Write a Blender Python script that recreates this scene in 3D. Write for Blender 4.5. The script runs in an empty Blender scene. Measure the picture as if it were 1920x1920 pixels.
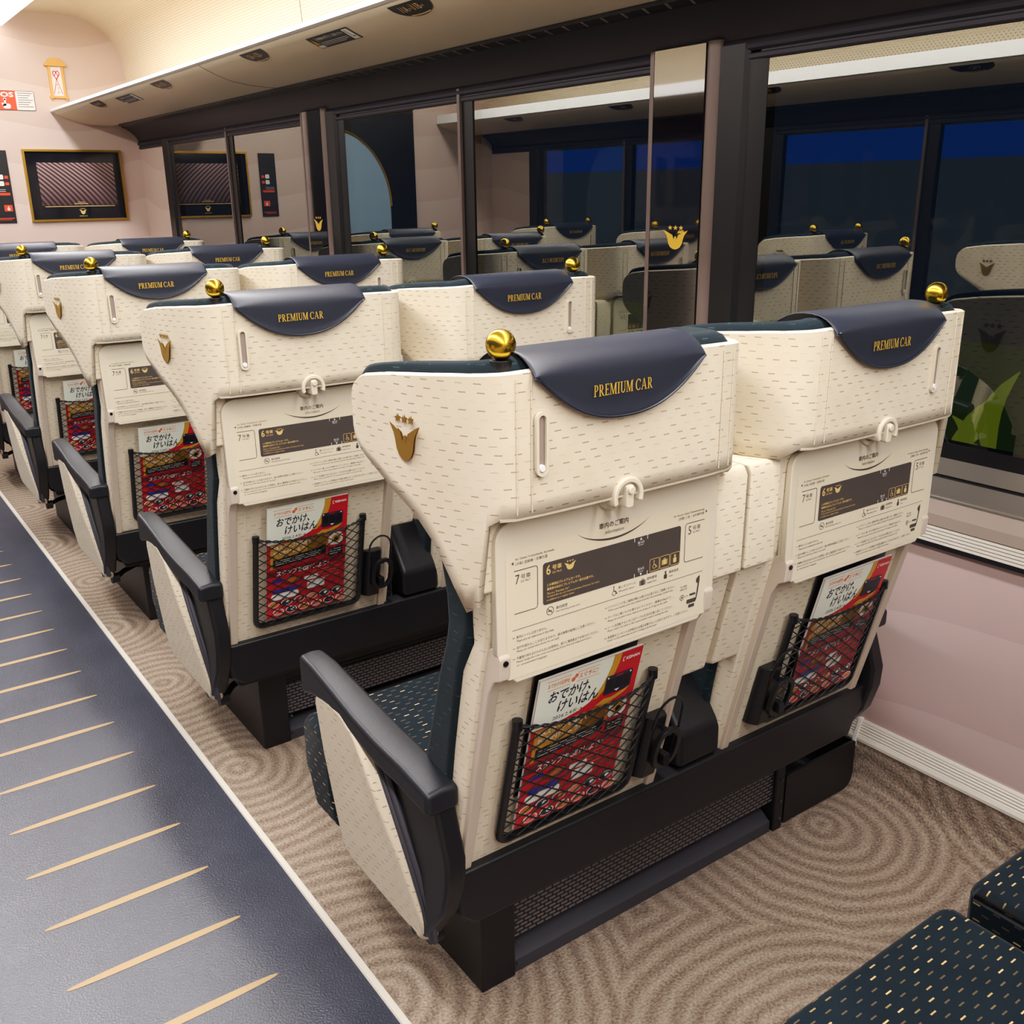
import bpy, bmesh, math, random
from mathutils import Vector, Matrix
random.seed(7)
C = bpy.context.scene.collection
PI = math.pi
PITCH = 1.02
GX = 1.885            # inner face of the window wall
CX = 0.5625           # centre line of the car
LX = 2*CX - GX        # inner face of the left wall
YE = 6.584            # far end wall
YB = -2.6             # near end wall, behind the camera

# ------------------------------------------------------------------ materials
def lin(c):
    return tuple(((v/255)/12.92 if v/255 <= .04045 else ((v/255+.055)/1.055)**2.4) for v in c)
def mat(name, rgb, rough=.5, metal=0., spec=.5, emit=None, estr=0., coat=0.):
    m = bpy.data.materials.new(name); m.use_nodes = True
    b = m.node_tree.nodes['Principled BSDF']
    b.inputs['Base Color'].default_value = (*lin(rgb), 1)
    b.inputs['Roughness'].default_value = rough
    b.inputs['Metallic'].default_value = metal
    b.inputs['Specular IOR Level'].default_value = spec
    b.inputs['Coat Weight'].default_value = coat
    if emit:
        b.inputs['Emission Color'].default_value = (*lin(emit), 1)
        b.inputs['Emission Strength'].default_value = estr
    return m
class NT:
    def __init__(s, m): s.t = m.node_tree; s.b = s.t.nodes['Principled BSDF']
    def n(s, ty, **kw):
        nd = s.t.nodes.new(ty)
        for k, v in kw.items(): setattr(nd, k, v)
        return nd
    def l(s, a, b): s.t.links.new(a, b)
    def math(s, op, a, b=None, c=None):
        nd = s.n('ShaderNodeMath', operation=op)
        for i, v in enumerate((a, b, c)):
            if v is None: continue
            if isinstance(v, (int, float)): nd.inputs[i].default_value = v
            else: s.l(v, nd.inputs[i])
        return nd.outputs[0]
    def mix(s, f, a, b):
        nd = s.n('ShaderNodeMix', data_type='RGBA')
        if isinstance(f, (int, float)): nd.inputs[0].default_value = f
        else: s.l(f, nd.inputs[0])
        for i, v in ((6, a), (7, b)):
            if isinstance(v, tuple): nd.inputs[i].default_value = (*v, 1)
            else: s.l(v, nd.inputs[i])
        return nd.outputs[2]
    def bump(s, h, st=.3, d=.002):
        nd = s.n('ShaderNodeBump'); nd.inputs['Strength'].default_value = st; nd.inputs['Distance'].default_value = d
        s.l(h, nd.inputs['Height']); s.l(nd.outputs[0], s.b.inputs['Normal'])
    def noise(s, vec, sc, det=3):
        nd = s.n('ShaderNodeTexNoise'); nd.inputs['Scale'].default_value = sc; nd.inputs['Detail'].default_value = det
        if vec is not None: s.l(vec, nd.inputs['Vector'])
        return nd.outputs['Fac']
def dash_fabric(name, base, dash, base2, du, dv, ln, th, seed, prob, nap=.12):
    """velvet with short woven dashes lying in staggered rows (UV is in metres)"""
    m = mat(name, (128,128,128), .85, spec=.2); N = NT(m)
    uv = N.n('ShaderNodeUVMap').outputs[0]
    sep = N.n('ShaderNodeSeparateXYZ'); N.l(uv, sep.inputs[0])
    v = N.math('DIVIDE', sep.outputs[1], dv); row = N.math('FLOOR', v); fv = N.math('FRACT', v)
    wn = N.n('ShaderNodeTexWhiteNoise', noise_dimensions='1D'); N.l(N.math('ADD', row, seed), wn.inputs['W'])
    u = N.math('ADD', N.math('DIVIDE', sep.outputs[0], du), N.math('ADD', N.math('MULTIPLY', row, .38), N.math('MULTIPLY', wn.outputs[0], .35)))
    cell = N.math('FLOOR', u); fu = N.math('FRACT', u)
    cmb = N.n('ShaderNodeCombineXYZ'); N.l(cell, cmb.inputs[0]); N.l(row, cmb.inputs[1]); cmb.inputs[2].default_value = seed
    w2 = N.n('ShaderNodeTexWhiteNoise', noise_dimensions='3D'); N.l(cmb.outputs[0], w2.inputs['Vector'])
    inu = N.math('LESS_THAN', fu, ln/du)
    inv = N.math('LESS_THAN', N.math('ABSOLUTE', N.math('SUBTRACT', fv, .5)), th/dv/2)
    stren = N.n('ShaderNodeMapRange'); N.l(w2.outputs[0], stren.inputs[0])
    stren.inputs[1].default_value = prob; stren.inputs[2].default_value = min(1, prob+.35)
    d = N.math('MULTIPLY', N.math('MULTIPLY', inu, inv), N.math('ADD', N.math('MULTIPLY', stren.outputs[0], .85), .15))
    nz = N.noise(uv, 14, 4); rmp = N.n('ShaderNodeMapRange'); N.l(nz, rmp.inputs[0]); rmp.inputs[1].default_value = .35; rmp.inputs[2].default_value = .7
    fine = N.noise(uv, 900, 2)
    bc = N.mix(rmp.outputs[0], lin(base), lin(base2))
    bc = N.mix(N.math('MULTIPLY', fine, nap), bc, tuple(x*.55 for x in lin(base)))
    N.l(N.mix(d, bc, lin(dash)), N.b.inputs['Base Color'])
    N.b.inputs['Sheen Weight'].default_value = .06
    N.bump(N.math('SUBTRACT', N.math('MULTIPLY', fine, .35), N.math('MULTIPLY', d, 1.0)), .45, .0015)
    return m
M = {}
M['cream'] = dash_fabric('cream_velvet', (229,217,194), (168,150,124), (222,209,184), .0265, .0112, .0108, .0016, 3, .22)
M['teal'] = dash_fabric('dark_green_velvet', (9,25,36), (214,178,118), (15,32,42), .030, .0128, .0105, .0022, 11, .52, .3)
M['teal2'] = dash_fabric('dark_green_velvet_plain', (16,32,40), (58,76,80), (24,40,46), .034, .0135, .0105, .0014, 5, .5, .3)  # same velvet; effect of nap direction put into colour as fainter dashes
M['navy'] = mat('navy_leatherette', (42,46,58), .40, spec=.45); N_ = NT(M['navy']); N_.bump(N_.noise(N_.n('ShaderNodeTexCoord').outputs['Object'], 700, 2), .08, .001)
M['arm'] = mat('black_armrest_leather', (27,29,36), .42, spec=.5); N_ = NT(M['arm']); N_.bump(N_.noise(N_.n('ShaderNodeTexCoord').outputs['Object'], 450, 3), .25, .001)
M['black'] = mat('black_painted_metal', (25,24,29), .42, spec=.45)
M['grey'] = mat('grey_lit_metal', (66,66,74), .5, spec=.4)
M['blackp'] = mat('black_plastic', (20,20,24), .33, spec=.5)
M['rope'] = mat('black_net_cord', (13,13,15), .6)
M['plast'] = mat('cream_plastic', (222,212,190), .42, spec=.4)
M['hinge'] = mat('beige_plastic', (205,190,174), .42, spec=.4)
M['notice'] = mat('notice_sheet', (226,214,188), .5, spec=.3)
M['ink'] = mat('brown_ink', (74,66,62), .6)
M['goldink'] = mat('gold_ink', (226,190,120), .5)
M['white'] = mat('white_print', (236,234,228), .5)
M['gold'] = mat('polished_gold', (208,172,58), .24, metal=1.); 
M['goldt'] = mat('gold_thread', (236,190,70), .45, metal=.35)
M['pin'] = mat('brass_emblem', (198,162,86), .33, metal=.9)
M['red'] = mat('red_print', (190,24,40), .4)
M['dred'] = mat('dark_red_print', (132,18,34), .4)
M['ochre'] = mat('ochre_print', (196,146,44), .4)
M['brown'] = mat('brown_print', (184,110,48), .4)
M['orange'] = mat('orange_print', (226,112,50), .4)
M['pale'] = mat('pale_paper', (228,234,218), .4)
M['bluep'] = mat('blue_print', (44,50,150), .4)
M['navyp'] = mat('navy_print', (40,36,58), .4)
M['skin'] = mat('pink_print', (226,120,104), .4)
M['paper'] = mat('page_edges', (230,228,220), .7)
M['dash'] = mat('ink_black', (22,20,26), .4)
M['strip'] = mat('ivory_trim', (226,220,208), .35)
M['rackc'] = mat('rack_beige', (222,206,180), .45, spec=.35)
M['white_edge'] = mat('white_edge', (246,244,240), .35)
M['dark'] = mat('dark_aubergine', (44,40,50), .5, spec=.35)
M['darkf'] = mat('dark_frame', (15,14,19), .4, spec=.4)
M['post'] = mat('brown_grey_post', (112,98,92), .4, spec=.4)
M['alu'] = mat('brushed_aluminium', (168,164,158), .38, metal=.75)
M['sill'] = mat('sill_taupe', (150,134,124), .5)
M['goldframe'] = mat('gilt_frame', (190,150,60), .3, metal=.85)
M['wood'] = mat('light_wood', (228,170,96), .5)
M['sos'] = mat('sos_red', (232,72,36), .4)
M['light'] = mat('ceiling_lamp_diffuser', (255,255,255), .5, emit=(255,247,243), estr=5.)
def glass_mat(name, refl_col, tint, fac):
    m = bpy.data.materials.new(name); m.use_nodes = True; t = m.node_tree; t.nodes.clear()
    o = t.nodes.new('ShaderNodeOutputMaterial'); mx = t.nodes.new('ShaderNodeMixShader')
    tr = t.nodes.new('ShaderNodeBsdfTransparent'); gl = t.nodes.new('ShaderNodeBsdfGlossy'); fr = t.nodes.new('ShaderNodeFresnel')
    tr.inputs[0].default_value = (*tint, 1); gl.inputs[0].default_value = (*refl_col, 1); gl.inputs['Roughness'].default_value = .0
    fr.inputs[0].default_value = fac
    t.links.new(fr.outputs[0], mx.inputs[0]); t.links.new(tr.outputs[0], mx.inputs[1]); t.links.new(gl.outputs[0], mx.inputs[2]); t.links.new(mx.outputs[0], o.inputs[0])
    return m
M['glass'] = glass_mat('coated_window_glass', (.92,.95,.90), (.60,.66,.64), 2.8)
M['glass2'] = glass_mat('clear_window_glass', (.9,.92,.95), (.86,.9,.95), 1.5)
M['bglass'] = mat('black_gloss_panel', (10,9,16), .03, spec=1.0); M['bglass'].node_tree.nodes['Principled BSDF'].inputs['IOR'].default_value = 1.9
M['gglass'] = mat('frosted_door_glass', (150,176,196), .25, spec=.5)

def carpet():
    m = mat('ring_carpet', (160,140,120), .95, spec=.1); N = NT(m)
    co = N.n('ShaderNodeTexCoord').outputs['Object']
    sep = N.n('ShaderNodeSeparateXYZ'); N.l(co, sep.inputs[0])
    fl = N.n('ShaderNodeCombineXYZ'); N.l(N.math('ADD', sep.outputs[0], N.math('MULTIPLY', sep.outputs[2], .9)), fl.inputs[0]); N.l(sep.outputs[1], fl.inputs[1])
    wob = N.n('ShaderNodeTexNoise'); wob.inputs['Scale'].default_value = 5; N.l(fl.outputs[0], wob.inputs['Vector'])
    va = N.n('ShaderNodeVectorMath', operation='MULTIPLY_ADD'); N.l(wob.outputs['Color'], va.inputs[0]); va.inputs[1].default_value = (.05,.05,0); N.l(fl.outputs[0], va.inputs[2])
    best = None
    cs = [(1.665,1.14),(1.16,.66),(.68,2.17),(.62,1.28),(2.05,.78),(2.1,1.75),(1.35,1.72),(.55,.75),(1.75,.32),(1.2,2.3),(.66,2.75),(.62,3.25),(.7,3.75),(.6,4.3),(.66,4.9),(1.7,2.2),(1.4,3.2),(.62,5.6)]
    for c in cs:
        d = N.n('ShaderNodeVectorMath', operation='DISTANCE'); N.l(va.outputs[0], d.inputs[0]); d.inputs[1].default_value = (c[0]+.025, c[1]+.025, 0)
        o = N.math('MULTIPLY_ADD', d.outputs['Value'], 1.0, random.uniform(-.03,.03))
        best = o if best is None else N.math('MINIMUM', best, o)
    s = N.math('SINE', N.math('MULTIPLY', best, 2*PI/.039))
    r = N.math('MULTIPLY_ADD', s, .5, .5)
    n1 = N.noise(co, 190, 4); n2 = N.noise(co, 9, 3)
    f = N.math('ADD', N.math('MULTIPLY', r, .42), N.math('MULTIPLY_ADD', n1, 1.9, -.72))
    cl = N.n('ShaderNodeClamp'); N.l(f, cl.inputs[0])
    b = N.mix(cl.outputs[0], lin((116,100,88)), lin((196,178,160)))
    b = N.mix(N.math('MULTIPLY', n2, .35), b, lin((140,122,106)))
    N.l(b, N.b.inputs['Base Color'])
    N.bump(N.math('ADD', n1, N.math('MULTIPLY', r, .4)), .8, .006)
    return m
M['carpet'] = carpet()
def vinyl():
    m = mat('slate_vinyl', (58,62,76), .36, spec=1.); N = NT(m)
    co = N.n('ShaderNodeTexCoord').outputs['Object']
    n1 = N.noise(co, 3.5, 5); n2 = N.noise(co, 240, 2); n3 = N.noise(co, 9, 6)
    N.l(N.mix(n1, lin((44,48,62)), lin((70,74,88))), N.b.inputs['Base Color'])
    N.l(N.math('MULTIPLY_ADD', n3, .16, .24), N.b.inputs['Roughness'])
    N.bump(n2, .6, .0018)
    return m
M['vinyl'] = vinyl()
M['mark'] = mat('tan_inlay', (184,152,112), .5); N_ = NT(M['mark']); N_.bump(N_.noise(N_.n('ShaderNodeTexCoord').outputs['Object'], 240, 2), .3, .0015)
def wavewall(name, a, b):
    m = mat(name, a, .55, spec=.3); N = NT(m)
    co = N.n('ShaderNodeTexCoord').outputs['Object']
    sep = N.n('ShaderNodeSeparateXYZ'); N.l(co, sep.inputs[0])
    h = N.math('ADD', sep.outputs[0], N.math('MULTIPLY', sep.outputs[1], 1.0))
    w = N.math('ADD', N.math('MULTIPLY', N.math('SINE', N.math('MULTIPLY', h, 4.1)), .05), N.math('MULTIPLY', N.math('SINE', N.math('MULTIPLY_ADD', h, 9.3, 1.3)), .009))
    f = N.math('FRACT', N.math('MULTIPLY', N.math('ADD', sep.outputs[2], w), 4.4))
    N.l(N.mix(N.math('POWER', f, .8), lin(a), lin(b)), N.b.inputs['Base Color'])
    return m
M['wall'] = wavewall('blush_wave_panel', (210,186,174), (219,198,187))
M['lower'] = wavewall('pink_lower_panel', (186,162,158), (196,174,169))
def perf():
    m = mat('perforated_cove', (238,226,198), .55, spec=.25); N = NT(m)
    uv = N.n('ShaderNodeUVMap').outputs[0]; sep = N.n('ShaderNodeSeparateXYZ'); N.l(uv, sep.inputs[0])
    v = N.math('DIVIDE', sep.outputs[1], .0115); ro = N.math('MULTIPLY', N.math('MODULO', N.math('FLOOR', v), 2), .5)
    fu = N.math('SUBTRACT', N.math('FRACT', N.math('ADD', N.math('DIVIDE', sep.outputs[0], .021), ro)), .5)
    fv = N.math('SUBTRACT', N.math('FRACT', v), .5)
    d = N.math('SQRT', N.math('ADD', N.math('POWER', N.math('MULTIPLY', fu, 1.5), 2), N.math('POWER', fv, 2)))
    k = N.math('LESS_THAN', d, .3)
    N.l(N.mix(N.math('MULTIPLY', k, .8), lin((236,223,198)), lin((180,158,130))), N.b.inputs['Base Color'])
    return m
M['perf'] = perf()
M['plainc'] = mat('cream_cove', (238,226,202), .55, spec=.25)
def grille():
    m = mat('slotted_grille', (20,19,23), .4); N = NT(m)
    uv = N.n('ShaderNodeUVMap').outputs[0]
    bt = N.n('ShaderNodeTexBrick'); N.l(uv, bt.inputs['Vector'])
    bt.inputs['Scale'].default_value = 1; bt.inputs['Brick Width'].default_value = .0190; bt.inputs['Row Height'].default_value = .0085; bt.inputs['Mortar Size'].default_value = .0021
    bt.inputs['Mortar Smooth'].default_value = .1
    bt.inputs['Color1'].default_value = bt.inputs['Color2'].default_value = (*lin((116,112,116)), 1); bt.inputs['Mortar'].default_value = (*lin((19,18,22)), 1)
    N.l(bt.outputs['Color'], N.b.inputs['Base Color'])
    N.bump(bt.outputs['Fac'], .6, .003)
    return m
M['grille'] = grille()
def stripes_art():
    m = mat('ribbed_picture', (120,90,90), .12, spec=.6); N = NT(m)
    co = N.n('ShaderNodeTexCoord').outputs['Generated']
    sep = N.n('ShaderNodeSeparateXYZ'); N.l(co, sep.inputs[0])
    ph = N.math('ADD', N.math('MULTIPLY', sep.outputs[0], 14), N.math('ADD', N.math('MULTIPLY', sep.outputs[2], 5), N.math('MULTIPLY', N.math('POWER', sep.outputs[2], 2), 3.0)))
    s = N.math('MULTIPLY_ADD', N.math('SINE', N.math('MULTIPLY', ph, 6.283)), .5, .5)
    g = N.math('MULTIPLY', s, N.math('MULTIPLY_ADD', sep.outputs[2], .9, .15))
    N.l(N.mix(g, lin((52,36,42)), lin((190,158,156))), N.b.inputs['Base Color'])
    return m
M['art'] = stripes_art()

# ------------------------------------------------------------------ mesh helpers
class MB:
    def __init__(s): s.v = []; s.f = []; s.m = []
    def add(s, vs, fs, mi=0):
        o = len(s.v); s.v += [tuple(p) for p in vs]
        for f in fs: s.f.append([i+o for i in f]); s.m.append(mi)
    def box(s, x0, x1, y0, y1, z0, z1, mi=0):
        s.add([(x,y,z) for z in (z0,z1) for y in (y0,y1) for x in (x0,x1)],
              [(0,2,3,1),(4,5,7,6),(0,1,5,4),(2,6,7,3),(0,4,6,2),(1,3,7,5)], mi)
    def prism(s, poly, ax, a, b, mi=0):
        """poly of 2D points extruded along axis: x -> (y,z), y -> (x,z), z -> (x,y)"""
        n = len(poly)
        mk = {'x': lambda p, t: (t,p[0],p[1]), 'y': lambda p, t: (p[0],t,p[1]), 'z': lambda p, t: (p[0],p[1],t)}[ax]
        s.add([mk(p,a) for p in poly]+[mk(p,b) for p in poly],
              [list(range(n))[::-1], list(range(n,2*n))]+[(i,(i+1)%n,n+(i+1)%n,n+i) for i in range(n)], mi)
    def loft(s, rings, mi=0, cap=True, close=True):
        n = len(rings[0]); vs = [p for r in rings for p in r]; fs = []
        for k in range(len(rings)-1):
            for i in range(n if close else n-1):
                j = (i+1)%n; fs.append((k*n+i, k*n+j, (k+1)*n+j, (k+1)*n+i))
        if cap and close: fs += [list(range(n))[::-1], [(len(rings)-1)*n+i for i in range(n)]]
        s.add(vs, fs, mi)
    def tube(s, path, r, n=8, mi=0, closed=False):
        pts = [Vector(p) for p in path]; rings = []; N = len(pts); up = None
        for i, p in enumerate(pts):
            a = pts[(i-1)%N] if (closed or i > 0) else p; b = pts[(i+1)%N] if (closed or i < N-1) else p
            t = (b-a).normalized()
            if up is None: up = t.orthogonal().normalized()
            up = (up - t*up.dot(t)).normalized(); sd = t.cross(up)
            rr = r[i] if isinstance(r, (list,tuple)) else r
            rings.append([tuple(p+(up*math.cos(2*PI*k/n)+sd*math.sin(2*PI*k/n))*rr) for k in range(n)])
        if closed: rings.append(rings[0]); s.loft(rings, mi, cap=False)
        else: s.loft(rings, mi)
    def lathe(s, c, prof, ax='z', n=32, mi=0):
        rings = []
        for r, h in prof:
            ring = []
            for k in range(n):
                a = 2*PI*k/n; u, w = r*math.cos(a), r*math.sin(a)
                ring.append({'z': (c[0]+u,c[1]+w,c[2]+h), 'y': (c[0]+u,c[1]+h,c[2]+w), 'x': (c[0]+h,c[1]+u,c[2]+w)}[ax])
            rings.append(ring)
        s.loft(rings, mi)
    def sphere(s, c, r, n=28, mi=0):
        s.lathe(c, [(r*math.sin(PI*k/16)+1e-5, -r*math.cos(PI*k/16)) for k in range(17)], 'z', n, mi)
    def flat(s, poly, fn, mi=0):
        s.add([fn(*p) for p in poly], [list(range(len(poly)))], mi)
    def build(s, name, mats, parent=None, org=(0,0,0), smooth=True, bevel=0., seg=2, angle=35, sub=0, solid=None, uvs=1.):
        me = bpy.data.meshes.new(name)
        me.from_pydata([(x-org[0],y-org[1],z-org[2]) for x,y,z in s.v], [], s.f)
        bm = bmesh.new(); bm.from_mesh(me); bmesh.ops.recalc_face_normals(bm, faces=bm.faces) if not getattr(s, 'keep', False) else None
        uvl = bm.loops.layers.uv.new('UVMap')
        for f in bm.faces:
            n = f.normal; ax = max(range(3), key=lambda i: abs(n[i]))
            for lp in f.loops:
                x, y, z = lp.vert.co
                lp[uvl].uv = ((y,z),(x,z),(x,y))[ax]
        if getattr(s, 'uvfn', None):
            for f in bm.faces:
                for lp in f.loops: lp[uvl].uv = s.uvfn(lp.vert.co)
        bm.to_mesh(me); bm.free()
        for i, p in enumerate(me.polygons): p.material_index = s.m[i]; p.use_smooth = smooth
        for m in (mats if isinstance(mats, (list,tuple)) else [mats]): me.materials.append(m)
        if smooth: me.set_sharp_from_angle(angle=math.radians(angle))
        o = bpy.data.objects.new(name, me); C.objects.link(o)
        if solid:
            q = o.modifiers.new('solid', 'SOLIDIFY'); q.thickness = solid; q.offset = -1
        if bevel:
            q = o.modifiers.new('bevel', 'BEVEL'); q.width = bevel; q.segments = seg; q.limit_method = 'ANGLE'; q.angle_limit = math.radians(angle); q.harden_normals = True
        if sub:
            q = o.modifiers.new('sub', 'SUBSURF'); q.levels = sub; q.render_levels = sub
        if parent: o.parent = parent
        return o
def rrect(x0, x1, y0, y1, r, n=5):
    rs = r if isinstance(r, (list,tuple)) else [r]*4      # bl br tr tl
    out = []
    for (cx, cy, a0), q in zip(((x0,y0,PI),(x1,y0,1.5*PI),(x1,y1,0),(x0,y1,.5*PI)), rs):
        ix = cx+q if cx == x0 else cx-q; iy = cy+q if cy == y0 else cy-q
        for k in range(n+1):
            a = a0+PI/2*k/n; out.append((ix+q*math.cos(a), iy+q*math.sin(a)))
    return out
def ell(cx, cy, rx, ry, n=20, a0=0, a1=2*PI):
    full = abs(a1-a0-2*PI) < 1e-6
    return [(cx+rx*math.cos(a0+(a1-a0)*k/(n if full else n-1)), cy+ry*math.sin(a0+(a1-a0)*k/(n if full else n-1))) for k in range(n)]
def stroke(mb, pts, w, fn, mi=0):
    """a flat polyline of width w"""
    P = [Vector(p) for p in pts]; L = []; R = []
    for i, p in enumerate(P):
        a = P[max(0,i-1)]; b = P[min(len(P)-1,i+1)]; t = (b-a).normalized(); n = Vector((-t.y,t.x))*w/2
        L.append(p+n); R.append(p-n)
    for i in range(len(P)-1): mb.flat([tuple(L[i]),tuple(L[i+1]),tuple(R[i+1]),tuple(R[i])], fn, mi)
def ring(mb, cx, cy, r0, r1, fn, mi=0, n=24, ry=1.):
    for k in range(n):
        a, b = 2*PI*k/n, 2*PI*(k+1)/n
        mb.flat([(cx+r*math.cos(t), cy+r*ry*math.sin(t)) for r, t in ((r0,a),(r1,a),(r1,b),(r0,b))], fn, mi)
# text: outlines of Blender's built-in font as flat polygons
_tc = {}
def glyphs(s, bold=0.):
    if (s,bold) in _tc: return _tc[(s,bold)]
    cu = bpy.data.curves.new('t', 'FONT'); cu.body = s; cu.size = 1; cu.offset = bold; cu.resolution_u = 2
    ob = bpy.data.objects.new('t', cu); C.objects.link(ob)
    bpy.context.view_layer.update()
    me = bpy.data.meshes.new_from_object(ob.evaluated_get(bpy.context.evaluated_depsgraph_get()))
    vs = [(v.co.x, v.co.y) for v in me.vertices]; fs = [list(p.vertices) for p in me.polygons]
    bpy.data.objects.remove(ob); bpy.data.curves.remove(cu); bpy.data.meshes.remove(me)
    _tc[(s,bold)] = (vs, fs); return vs, fs
def text(mb, s, x0, x1, z0, z1, fn, mi=0, bold=0., slant=0.):
    vs, fs = glyphs(s, bold)
    if not vs: return
    ax, bx = min(v[0] for v in vs), max(v[0] for v in vs); ay, by = min(v[1] for v in vs), max(v[1] for v in vs)
    sx = (x1-x0)/max(1e-6,bx-ax); sy = (z1-z0)/max(1e-6,by-ay)
    mb.add([fn(x0+(v[0]-ax)*sx+slant*(v[1]-ay)*sy, z0+(v[1]-ay)*sy) for v in vs], fs, mi)
# serif capitals for the gold lettering, unit height
def serif(ch):
    P = []; R = lambda a,b,c,d: P.append([(a,b),(c,b),(c,d),(a,d)])
    def arc(cx, cy, rx, ry, ix, iy, a0, a1, n=14):
        for k in range(n):
            a, b = a0+(a1-a0)*k/n, a0+(a1-a0)*(k+1)/n
            P.append([(cx+rx*math.cos(a),cy+ry*math.sin(a)),(cx+rx*math.cos(b),cy+ry*math.sin(b)),(cx+ix*math.cos(b),cy+iy*math.sin(b)),(cx+ix*math.cos(a),cy+iy*math.sin(a))])
    if ch in 'PR':
        R(.1,0,.24,1); R(0,0,.36,.05); R(0,.95,.3,1)
        R(.24,.95,.34,1); R(.24,.44,.34,.49); arc(.32,.72,.28,.28,.14,.23,-PI/2,PI/2); w = .64
        if ch == 'R': P.append([(.28,.46),(.42,.46),(.74,.0),(.58,.0)]); R(.58,0,.8,.05); w = .78
    elif ch == 'E':
        R(.1,0,.24,1); R(0,0,.24,.05); R(0,.95,.24,1); R(.24,0,.6,.06); R(.24,.94,.58,1); R(.24,.48,.48,.54); R(.55,.0,.6,.2); R(.53,.82,.58,1); R(.44,.42,.48,.6); w = .64
    elif ch == 'I': R(.1,0,.24,1); R(0,0,.34,.05); R(0,.95,.34,1); w = .36
    elif ch == 'M':
        R(.1,0,.16,1); R(0,0,.27,.05); R(0,.95,.2,1); P.append([(.1,1),(.26,1),(.54,.12),(.46,0)]); P.append([(.46,0),(.54,0),(.86,1),(.78,1)]); R(.78,0,.93,1); R(.7,0,1.03,.05); R(.82,.95,1.03,1); w = 1.04
    elif ch == 'U':
        R(.1,.3,.24,1); R(0,.95,.34,1); R(.62,.3,.68,1); R(.52,.95,.78,1); arc(.39,.3,.29,.31,.17,.23,PI,2*PI); w = .78
    elif ch == 'C': arc(.42,.5,.42,.51,.27,.45,PI*.22,PI*1.78,22); R(.66,.7,.72,.95); w = .76
    elif ch == 'A':
        P.append([(.08,0),(.15,0),(.42,.92),(.38,1)]); P.append([(.36,1),(.46,1),(.8,0),(.64,0)]); R(.22,.3,.62,.35); R(0,0,.24,.05); R(.54,0,.88,.05); w = .88
    else: w = .3
    return P, w
def serif_text(mb, s, x0, x1, z0, z1, fn, mi=0, gap=.07):
    items = []; x = 0
    for ch in s:
        P, w = serif(ch); items.append((P, x)); x += w+(gap if ch != ' ' else 0)
    k = (x1-x0)/(x-gap)
    for P, o in items:
        for q in P: mb.flat([(x0+(o+a)*k, z0+b*(z1-z0)) for a, b in q], fn, mi)
EAGLE = [(0,1),(.14,.9),(.3,.78),(.4,.68),(.43,.58),(.46,.66),(.5,.7),(.545,.66),(.55,.58),(.52,.52),(.56,.5),(.58,.58),(.6,.7),(.72,.79),(.88,.9),(1,1),(.92,.84),(.82,.7),(.79,.5),(.76,.3),(.68,.14),(.58,.03),(.5,0),(.42,.03),(.32,.14),(.24,.3),(.21,.5),(.18,.7),(.08,.84)]
def eagle(mb, x0, x1, z0, z1, fn, mi=0):
    """winged crest under three stars"""
    w = x1-x0; h = (z1-z0)
    L = [(0,1),(.17,.9),(.38,.75),(.42,.6),(.44,.52),(.5,.5),(.5,0),(.4,.03),(.3,.12),(.22,.3),(.19,.5),(.14,.72)]
    for sg in (0,1):
        mb.flat([(x0+w*(u if not sg else 1-u), z0+h*.8*v) for u, v in (L if not sg else L[::-1])], fn, mi)
    mb.flat([(x0+w*u, z0+h*.8*v) for u, v in ((.44,.5),(.56,.5),(.54,.66),(.49,.7),(.46,.62))], fn, mi)
    for cx in (.28,.5,.72):
        mb.flat([(x0+w*cx+w*.1*(1 if k%2 == 0 else .42)*math.sin(PI*k/5), z0+h*.9+h*.11*(1 if k%2 == 0 else .42)*math.cos(PI*k/5)) for k in range(10)], fn, mi)

def empty(name, loc, label=None, cat=None, group=None, kind=None):
    o = bpy.data.objects.new(name, None); C.objects.link(o); o.location = loc; o.empty_display_size = .05
    return tag(o, label, cat, group, kind)
def tag(o, label=None, cat=None, group=None, kind=None):
    if label: o['label'] = label
    if cat: o['category'] = cat
    if group: o['group'] = group
    if kind: o['kind'] = kind
    return o
def struct(o): o['kind'] = 'structure'; return o
def copy_tree(o, parent=None):
    c = o.copy(); C.objects.link(c)
    if parent: c.parent = parent
    for ch in list(o.children): copy_tree(ch, c)
    return c

# ------------------------------------------------------------------ seat
def lerp_prof(prof, z):
    for (y0,z0),(y1,z1) in zip(prof, prof[1:]):
        if min(z0,z1) <= z <= max(z0,z1): return y0+(y1-y0)*(z-z0)/(z1-z0)
    return prof[-1][0]
REAR = [(.119,.352),(.108,.396),(.052,.637),(.03,.735),(.014,.80),(.008,.88),(.006,1.0)]
def plan_outer(m, both):
    # (x offset, y, z bottom, z top), left wing tip to the rear middle
    h = [(.2900,.2185,1.090,1.106),(.2908,.2165,1.076,1.120),(.2914,.2125,1.065,1.1295),(.2916,.206,1.0555,1.137),(.2910,.196,1.045,1.1445),(.2895,.183,1.036,1.150),(.2835,.13,1.005,1.158),(.2735,.086,.976,1.162),(.262,.055,.938,1.164),
         (.251,.03,.885,1.166),(.243,.012,.85,1.167),(.234,-.004,.86,1.168),(.226,-.017,.975,1.169),(.213,-.030,.985,1.17),(.195,-.038,.985,1.171),(.15,-.041,.985,1.172),(.08,-.042,.985,1.173)]
    g = [(a,b,max(c,.965) if b < .06 else c,d) for a,b,c,d in h]
    L = [(-a,b,c,d) for a,b,c,d in (h if m > 0 or both else g)]; return L+[(0,-.042,.985,1.173)]+(h if m < 0 or both else g)[::-1]
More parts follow.
